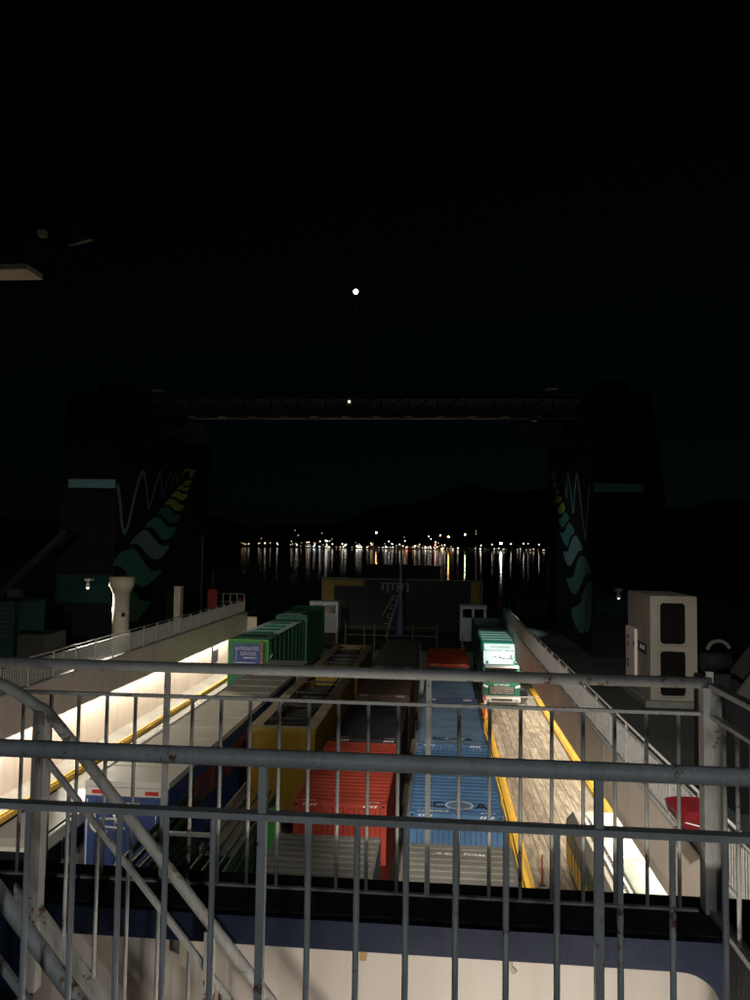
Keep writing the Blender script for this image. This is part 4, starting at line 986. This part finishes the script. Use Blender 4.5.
# stair with two handrails
t=empty('stair',(-1.4,2.35,15.0),'steep stair with curved handrails going down to the right below the near rail','stair')
for y,mat,rr,dz in ((2.655,'rail_paint',.0205,0),(1.99,'rail_paint_grey',.0215,-.06)):
    def hz(x): return 18.37-1.135*(x+1.39)+dz
    pts=[(-2.2,y,18.487+dz),(-1.68,y,18.49+dz),(-1.58,y,18.475+dz),(-1.50,y,18.437+dz),(-1.44,y,18.40+dz),(-1.36,y,hz(-1.36)+.003),(-1.0,y,hz(-1.0)),(-.2,y,hz(-.2)),(1.0,y,hz(1.0))]
    MB().tube(smooth(pts,4,False),rr,14).build('handrail',mat,t)
    MB().bar((-1.42,y,hz(-1.42)-.165),(1.0,y,hz(1.0)-.165),.02,.014,(0,1,0)).build('middle_rail',mat,t)
    MB().bar((-1.44,y,hz(-1.44)-.69),(1.6,y,hz(1.6)-.69),.012,.03,(1,0,1)).build('stringer_cap',mat,t)
    MB().prism([(-1.5,y,hz(-1.5)-.72),(1.6,y,hz(1.6)-.72),(1.6,y,hz(1.6)-.765),(-1.5,y,hz(-1.5)-.765)],(0,.015,0)).build('stringer',mat,t)
    MB().box(-1.442,-1.398,y-.022,y+.022,17.42,hz(-1.42)-.02).build('post',mat,t)
    MB().box(-.80,-.765,y-.015,y+.015,hz(-.78)-.68,hz(-.78)-.02).build('post',mat,t)
    for k in range(18):
        x=-1.31+k*.1135
        if abs(x+.78)<.03: continue
        baluster(x,y,hz(x)-.68,hz(x)-.175,.0072,t,mat)
for k in range(11):
    x=-1.40+k*.235; z=17.22-k*.235*1.1
    MB().box(x,x+.22,2.01,2.68,z-.03,z,.003).build('tread','tread_black',t)
# coaming with round-cornered opening, bulkhead behind it
t=empty('coaming',(0,2.7,15.0),'navy coaming with a round cornered opening below the second guard rail','coaming')
edge=[(-1.45,15.01),(-1.449,17.48),(-1.42,17.56),(-1.36,17.60)]
edge+=[(.805+.14*math.cos(R(a)),17.455+.14*math.sin(R(a))) for a in range(90,-1,-10)]+[(.9455,15.01)]
edge=[(-5,15.012)]+edge+[(.96,15.012)]
m=MB(); m.loft([[(x,2.69,z),(x,2.72,z),(x,2.72,17.695),(x,2.69,17.695)] for x,z in edge])
m.build('front_plate','navy',t)
MB().box(.962,1.0,1.88,2.688,15.01,17.498).build('side_plate','navy',t)
t=empty('bulkhead',(0,3.1,DECK),'cream bulkhead lit from below, seen through the round cornered opening','bulkhead')
MB().box(-17,5.1,3.045,3.2,DECK+.01,17.615).build('plate','cream',t)
def fix(x,y,z,par,nm,mat,m): m.build(nm,mat,par)
w=MB().box(-.29,-.265,2.93,3.04,17.44,17.60).build('hook','brass',t)
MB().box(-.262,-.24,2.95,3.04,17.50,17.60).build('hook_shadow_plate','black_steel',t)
MB().tube([(.265,2.9,17.60),(.265,2.9,17.47),(.285,2.9,17.45)],.010,6).build('drain_pipe','vent_cream',t)
m=MB(); bmesh.ops.create_icosphere(m.b,subdivisions=2,radius=.028,matrix=Matrix.Translation((.225,3.02,17.53))@Matrix.Diagonal((1,.5,1,1))); m.build('button','vent_cream',t)
m=MB(); m.b.faces.new([m.b.verts.new((.93+.035*math.cos(R(a)),3.040,17.49+.035*math.sin(R(a)))) for a in range(-70,131,20)]); m.build('paint_chip','stain_bird',t)
MB().tube([(.49,3.036,17.50),(.49,3.044,17.50)],.006,8).build('rivet','black_steel',t)
for x in (-1.0,): MB().box(x,x+.03,2.98,3.043,17.35,17.58).build('bracket','vent_cream',t)
# bulkhead lamp on the lower deck that lights it
t=empty('bulkhead_lamp',(0,1.0,15.02),'round bulkhead lamp on the lower deck below the stair','lamp')
emit('warm_glow',(1,.80,.55),12)
MB().lathe(.7,1.2,[(.12,16.5),(.12,16.6)],14).build('base','white_steel',t)
MB().lathe(.7,1.2,[(.10,16.601),(.09,16.65),(.04,16.68)],14).build('glass','warm_glow',t)
MB().tube([(.7,1.2,15.01),(.7,1.2,16.499)],.03,8).build('stand','white_steel',t)
light('lamp','POINT',t,(.7,1.2,16.85),14,(1,.85,.68),shadow_soft_size=.12)
for lx,lb in ((.02,'left'),(.78,'right')):  # two added lamps, out of view, brightening the second rail and bulkhead
    t=empty('edge_fill_lamp',(lx,1.9,16.95),'small added fill lamp, unseen under the upper deck edge, the '+lb+' one of two','lamp')
    MB().tube([(lx,1.80,16.95),(lx,1.88,16.95)],.06,14).build('base','white_steel',t)
    MB().tube([(lx,1.881,16.95),(lx,1.90,16.95)],.045,14,radii=[.045,.03]).build('glass','warm_glow',t)
    MB().box(lx-.02,lx+.02,1.81,1.83,17.0,17.248).build('bracket','white_steel',t)
    light('lamp','POINT',t,(lx,1.95,16.95),22,(1,.92,.80),shadow_soft_size=.05)

# ---- awning corner and light box at upper left
t=empty('awning',(-4,6,21),'dark corner of an awning roof at the upper left edge','awning')
MB().prism([(-5.6,6.0,24.0),(-3.16,6.0,21.70),(-3.16,6.0,21.36),(-5.6,6.0,22.95)],(0,.10,0)).build('beam','casing_dark',t)
MB().prism([(-3.155,6.0,21.70),(-2.94,6.0,21.52),(-3.15,6.0,21.47)],(0,.04,0)).build('gusset','bow_steel',t)
MB().bar((-4.4,5.98,22.40),(-3.34,5.98,21.55),.03,.05,(0,1,0)).build('gutter','bow_steel',t)
MB().box(-3.38,-3.32,5.93,5.99,21.53,21.58).build('cleat','vent_cream',t)
t=empty('light_box',(-3.8,6.1,21.25),'navy box with a pale underside hanging under the awning','box')
MB().box(-4.6,-3.52,6.02,6.24,21.32,21.70,.01).build('body','wing_navy',t)
MB().box(-4.62,-3.50,6.0,6.26,21.27,21.318).build('underside','vent_cream',t)

# ================================================================ FLOODLIGHTS
def flood(loc,target,power,col,size,blend,label,glow,group='floodlights on the ship',show=True):  # fixtures are unseen; bodies and mounting points invented to suit the lit areas
    t=empty('floodlight',loc,label,'floodlight',group)
    x,y,z=loc; d=(Vector(target)-Vector(loc)).normalized()
    p=Vector(loc); up=Vector((0,0,1))
    MB().bar(p-d*.22,p-d*.03,.34,.26).build('housing','black_steel',t)
    MB().bar(p-d*.028,p-d*.01,.30,.22).build('lens',glow,t)
    MB().bar(p-d*.15,p-d*.15+up*.35,.05,.05,(0,1,0)).build('bracket','black_steel',t)
    light('lamp','SPOT',t,p+d*.03,power,col,target,spot_size=R(size),spot_blend=blend,shadow_soft_size=.12)
    return t
emit('cool_glow',(.85,1,.95),.15); emit('dim_glow',(1,.9,.75),.4)
flood((5.6,46.9,26.7),(3.5,56.5,11.5),14500,(.84,1,.95),29,.6,'cool floodlight under the right end of the truss bridge aimed at the green truck','cool_glow')
flood((-17.6,49.6,26.7),(-11.6,53,13),3600,(.96,1,.92),32,.6,'cool floodlight under the left end of the truss bridge aimed at the green trailer','cool_glow')
flood((3.5,-1.0,27.0),(-3.0,27,12),3900,(1,.95,.87),47,.5,'floodlight high on the superstructure behind the camera aimed at the containers','dim_glow')
flood((-1.6,-1.5,27.0),(5.4,24,11.7),23000,(1,.90,.80),36,.5,'added unseen floodlight in the middle behind the camera aimed at the right walkway','dim_glow')  # added to brighten the right fascia and railing
flood((-7.0,-3.5,22.9),(-17.6,30,13.2),13000,(1,.88,.72),40,.7,'floodlight low on the left behind the camera aimed at the left walkway','dim_glow')
flood((-7.4,-3.5,24.8),(-11.2,42,12.4),9000,(1,.95,.85),20,.7,'added unseen floodlight high on the left behind the camera aimed at the blue lettered sign','dim_glow')  # extra spot added so the blue sign reads bright
flood((-6.4,49.7,27.9),(-4.6,84,10.0),2000,(.93,1,.97),58,.7,'added unseen floodlight under the truss bridge aimed at the far end of the deck','dim_glow')  # added behind the bridge to lift the white cabins
flood((-4.2,49.7,27.9),(8.6,52,18.5),1100,(.9,1,.97),46,.8,'added unseen floodlight behind the middle of the truss bridge aimed at the right fern','dim_glow')  # hidden by the mesh panel, added only to brighten the right leaves
flood((.3,-3.2,19.25),(0,2.4,18.2),150,(.92,.97,1),56,.4,'small added lamp, unseen behind the camera, that lights the guard rails','dim_glow')  # added in place of cabin windows behind the camera
t=empty('flood_shield',(0,-3,17.4),'added unseen slab above the camera that keeps floodlight off the guard rails','roof')
MB().box(-6.5,6.2,-6,.3,22.5,22.62).build('slab','hull_white',t)  # unseen slab added to block the high floodlights from the rails
for x in (-4.5,4.5): MB().box(x-.08,x+.08,-5.2,-5.04,17.41,22.49).build('pillar','hull_white',t)

# ================================================================ TOWN LIGHTS
GL={'orange':((1,.50,.14),60),'white':((1,.93,.80),7),'cool':((.80,.92,1),4),'greenish':((.85,1,.62),45),'dim':((1,.80,.55),2.4),'red':((1,.2,.12),6),'amber':((1,.55,.2),4),'small':((1,.90,.76),4.5),'beacon':((.95,1,.98),42)}
for k,(c,s) in GL.items(): emit('town_'+k,c,s)
def glow(name,x,y,z,r,c,label,group=None,cat='lamp'):
    m=MB(); bmesh.ops.create_icosphere(m.b,subdivisions=1,radius=r*1.25,matrix=Matrix.Translation((x,y,z)))
    o=m.build(name,'town_'+c); tag(o,label,cat,group); return o
labs={0:'orange lamp standing tall above the shore left of the pole',3:'white mast lamp above the middle of the town',4:'orange mast lamp beside the white one above the middle of the town',5:'greenish white mast lamp right of the orange one',7:'brightest white lamp on the shore at the right of the town'}
for i,(x,y,z,c,r) in enumerate(TALL):
    lab=labs.get(i); g=None
    if i==7: c='beacon'
    if lab is None: lab='white quay lamp on a pole along the right half of the town shore' if x>100 else 'white quay lamp on a pole in the middle of the town shore'; g='quay lamps of the town'
    t=empty('quay_lamp',(x,y,2),lab,'lamp',g)
    MB().tube([(x,y+r+3,2),(x,y+r+3,z+1)],.5,6).build('pole','black_steel',t)
    m=MB(); bmesh.ops.create_icosphere(m.b,subdivisions=1,radius=r*.95,matrix=Matrix.Translation((x,y,z))); m.build('lamp_head','town_'+c,t)
rs=random.Random(11)
def cl(p): 
    a=rs.random(); s=0
    for k,w in p: 
        s+=w
        if a<s: return k
    return p[0][0]
clusters=[(-795,8),(-770,14),(-735,10),(-690,22),(-640,12),(-605,8),(-560,26),(-520,10),(-470,16),(-452,7),(-395,10),(-340,22),(-318,8),(-270,14),(-225,9),(-190,12)]
for i in range(170):            # houses and streets on the left half
    c0,sp=rs.choice(clusters); x=c0+rs.gauss(0,sp) if rs.random()<.8 else rs.uniform(-812,-150)
    z=4+abs(rs.gauss(0,1))*11
    if rs.random()<.4: z=rs.uniform(3,6)
    glow('house_light',x,2990+z*3,z,.8+rs.random()**2.5*1.9,cl((('small',.42),('dim',.36),('cool',.14),('red',.03),('amber',.05))),'tiny house light in the low town along the left half of the shore','lights of the town on the left shore')
for i in range(60):
    x=rs.gauss(-75,85) if rs.random()<.7 else rs.choice((-190,-140,-95,-60,-20,15,40,70))+rs.gauss(0,5); z=3+abs(rs.gauss(0,1))*8
    glow('harbour_light',x,2985+z,z,.6+rs.random()**2*2.2,cl((('small',.5),('amber',.2),('dim',.25),('red',.05))),'small harbour light on the shore in the middle of the town','harbour lights in the middle of the shore')
for i in range(26):
    x=rs.uniform(120,400) if rs.random()<.5 else rs.choice((150,205,240,300,375))+rs.gauss(0,8); z=4+abs(rs.gauss(0,1))*3
    glow('harbour_light',x,2985,z,.5+rs.random()**2,cl((('small',.5),('dim',.4),('amber',.1))),'small quay light on the shore at the right of the town','quay lights at the right of the shore')
for x,z in ((-640,70),(-625,50),(-520,60),(-790,34),(-475,36),(150,78),(150,66),(-160,48)):
    glow('hill_light',x,3300,z*1.05,rs.uniform(.9,1.4),'dim','lone house light on the dark hill above the town','lights on the hillside')
# low quay sheds catching the lamp light
for i in range(16):
    x=-800+i*75+rs.uniform(-20,20); w=rs.uniform(14,34); hgt=rs.uniform(5,10)
    t=empty('quay_shed',(x,3010,2),'low pale shed on the quay of the far town','shed','low sheds on the far quay')
    MB().box(x-w/2,x+w/2,3004,3020,2,2+hgt).build('wall','shed_wall',t)
    MB().prism([(x-w/2-1,3003,2+hgt+.01),(x+w/2+1,3003,2+hgt+.01),(x,3003,2+hgt+3)],(0,18,0)).build('roof','land',t)

# ================================================================ WORLD, MOON FILL, CAMERA
w=bpy.data.worlds.new('World'); sc.world=w; w.use_nodes=True
nt=w.node_tree; bg=nt.nodes['Background']
sky=nt.nodes.new('ShaderNodeTexSky'); sky.sky_type='NISHITA'; sky.sun_disc=False
sky.sun_elevation=R(24); sky.sun_rotation=R(200); sky.air_density=1.0; sky.dust_density=1.0
mul=nt.nodes.new('ShaderNodeMixRGB'); mul.blend_type='MULTIPLY'; mul.inputs['Fac'].default_value=1; mul.inputs['Color2'].default_value=(.35,1,.85,1)
nt.links.new(sky.outputs[0],mul.inputs['Color1']); nt.links.new(mul.outputs[0],bg.inputs[0]); bg.inputs[1].default_value=.00022
mo=bpy.data.lights.new('moon_fill','SUN'); mo.energy=.004; mo.angle=R(.5); mo.color=(.9,.95,1)  # weak lamp added as dim overall fill; no moon in view
mob=bpy.data.objects.new('moon_fill',mo); COL.objects.link(mob)
mob.rotation_euler=Vector((.35,.85,-.45)).to_track_quat('-Z','Y').to_euler()

cam=bpy.data.cameras.new('camera'); co=bpy.data.objects.new('camera',cam); COL.objects.link(co); sc.camera=co
cam.sensor_fit='VERTICAL'; cam.sensor_height=36; cam.lens=27.36; cam.clip_start=.05; cam.clip_end=20000
pitch,yaw,roll=R(3.3163),R(5.0032),R(.8307)
f=Vector((-math.sin(yaw)*math.cos(pitch),math.cos(yaw)*math.cos(pitch),math.sin(pitch)))
r0=Vector((math.cos(yaw),math.sin(yaw),0)); u0=r0.cross(f)
rt=r0*math.cos(roll)+u0*math.sin(roll); up=u0*math.cos(roll)-r0*math.sin(roll)
mt=Matrix((rt,up,-f)).transposed().to_4x4(); mt.translation=(0,0,CAMZ); co.matrix_world=mt
sc.view_settings.view_transform='Standard'; sc.view_settings.look='None'; sc.view_settings.gamma=1; sc.view_settings.exposure=0
sc.view_settings.use_curve_mapping=False
sc.cycles.max_bounces=6; sc.cycles.diffuse_bounces=3; sc.cycles.glossy_bounces=3
sc.cycles.use_denoising=True; sc.cycles.sample_clamp_indirect=4; sc.cycles.blur_glossy=.5
for o in bpy.data.objects:
    if 'base' in o: del o['base']
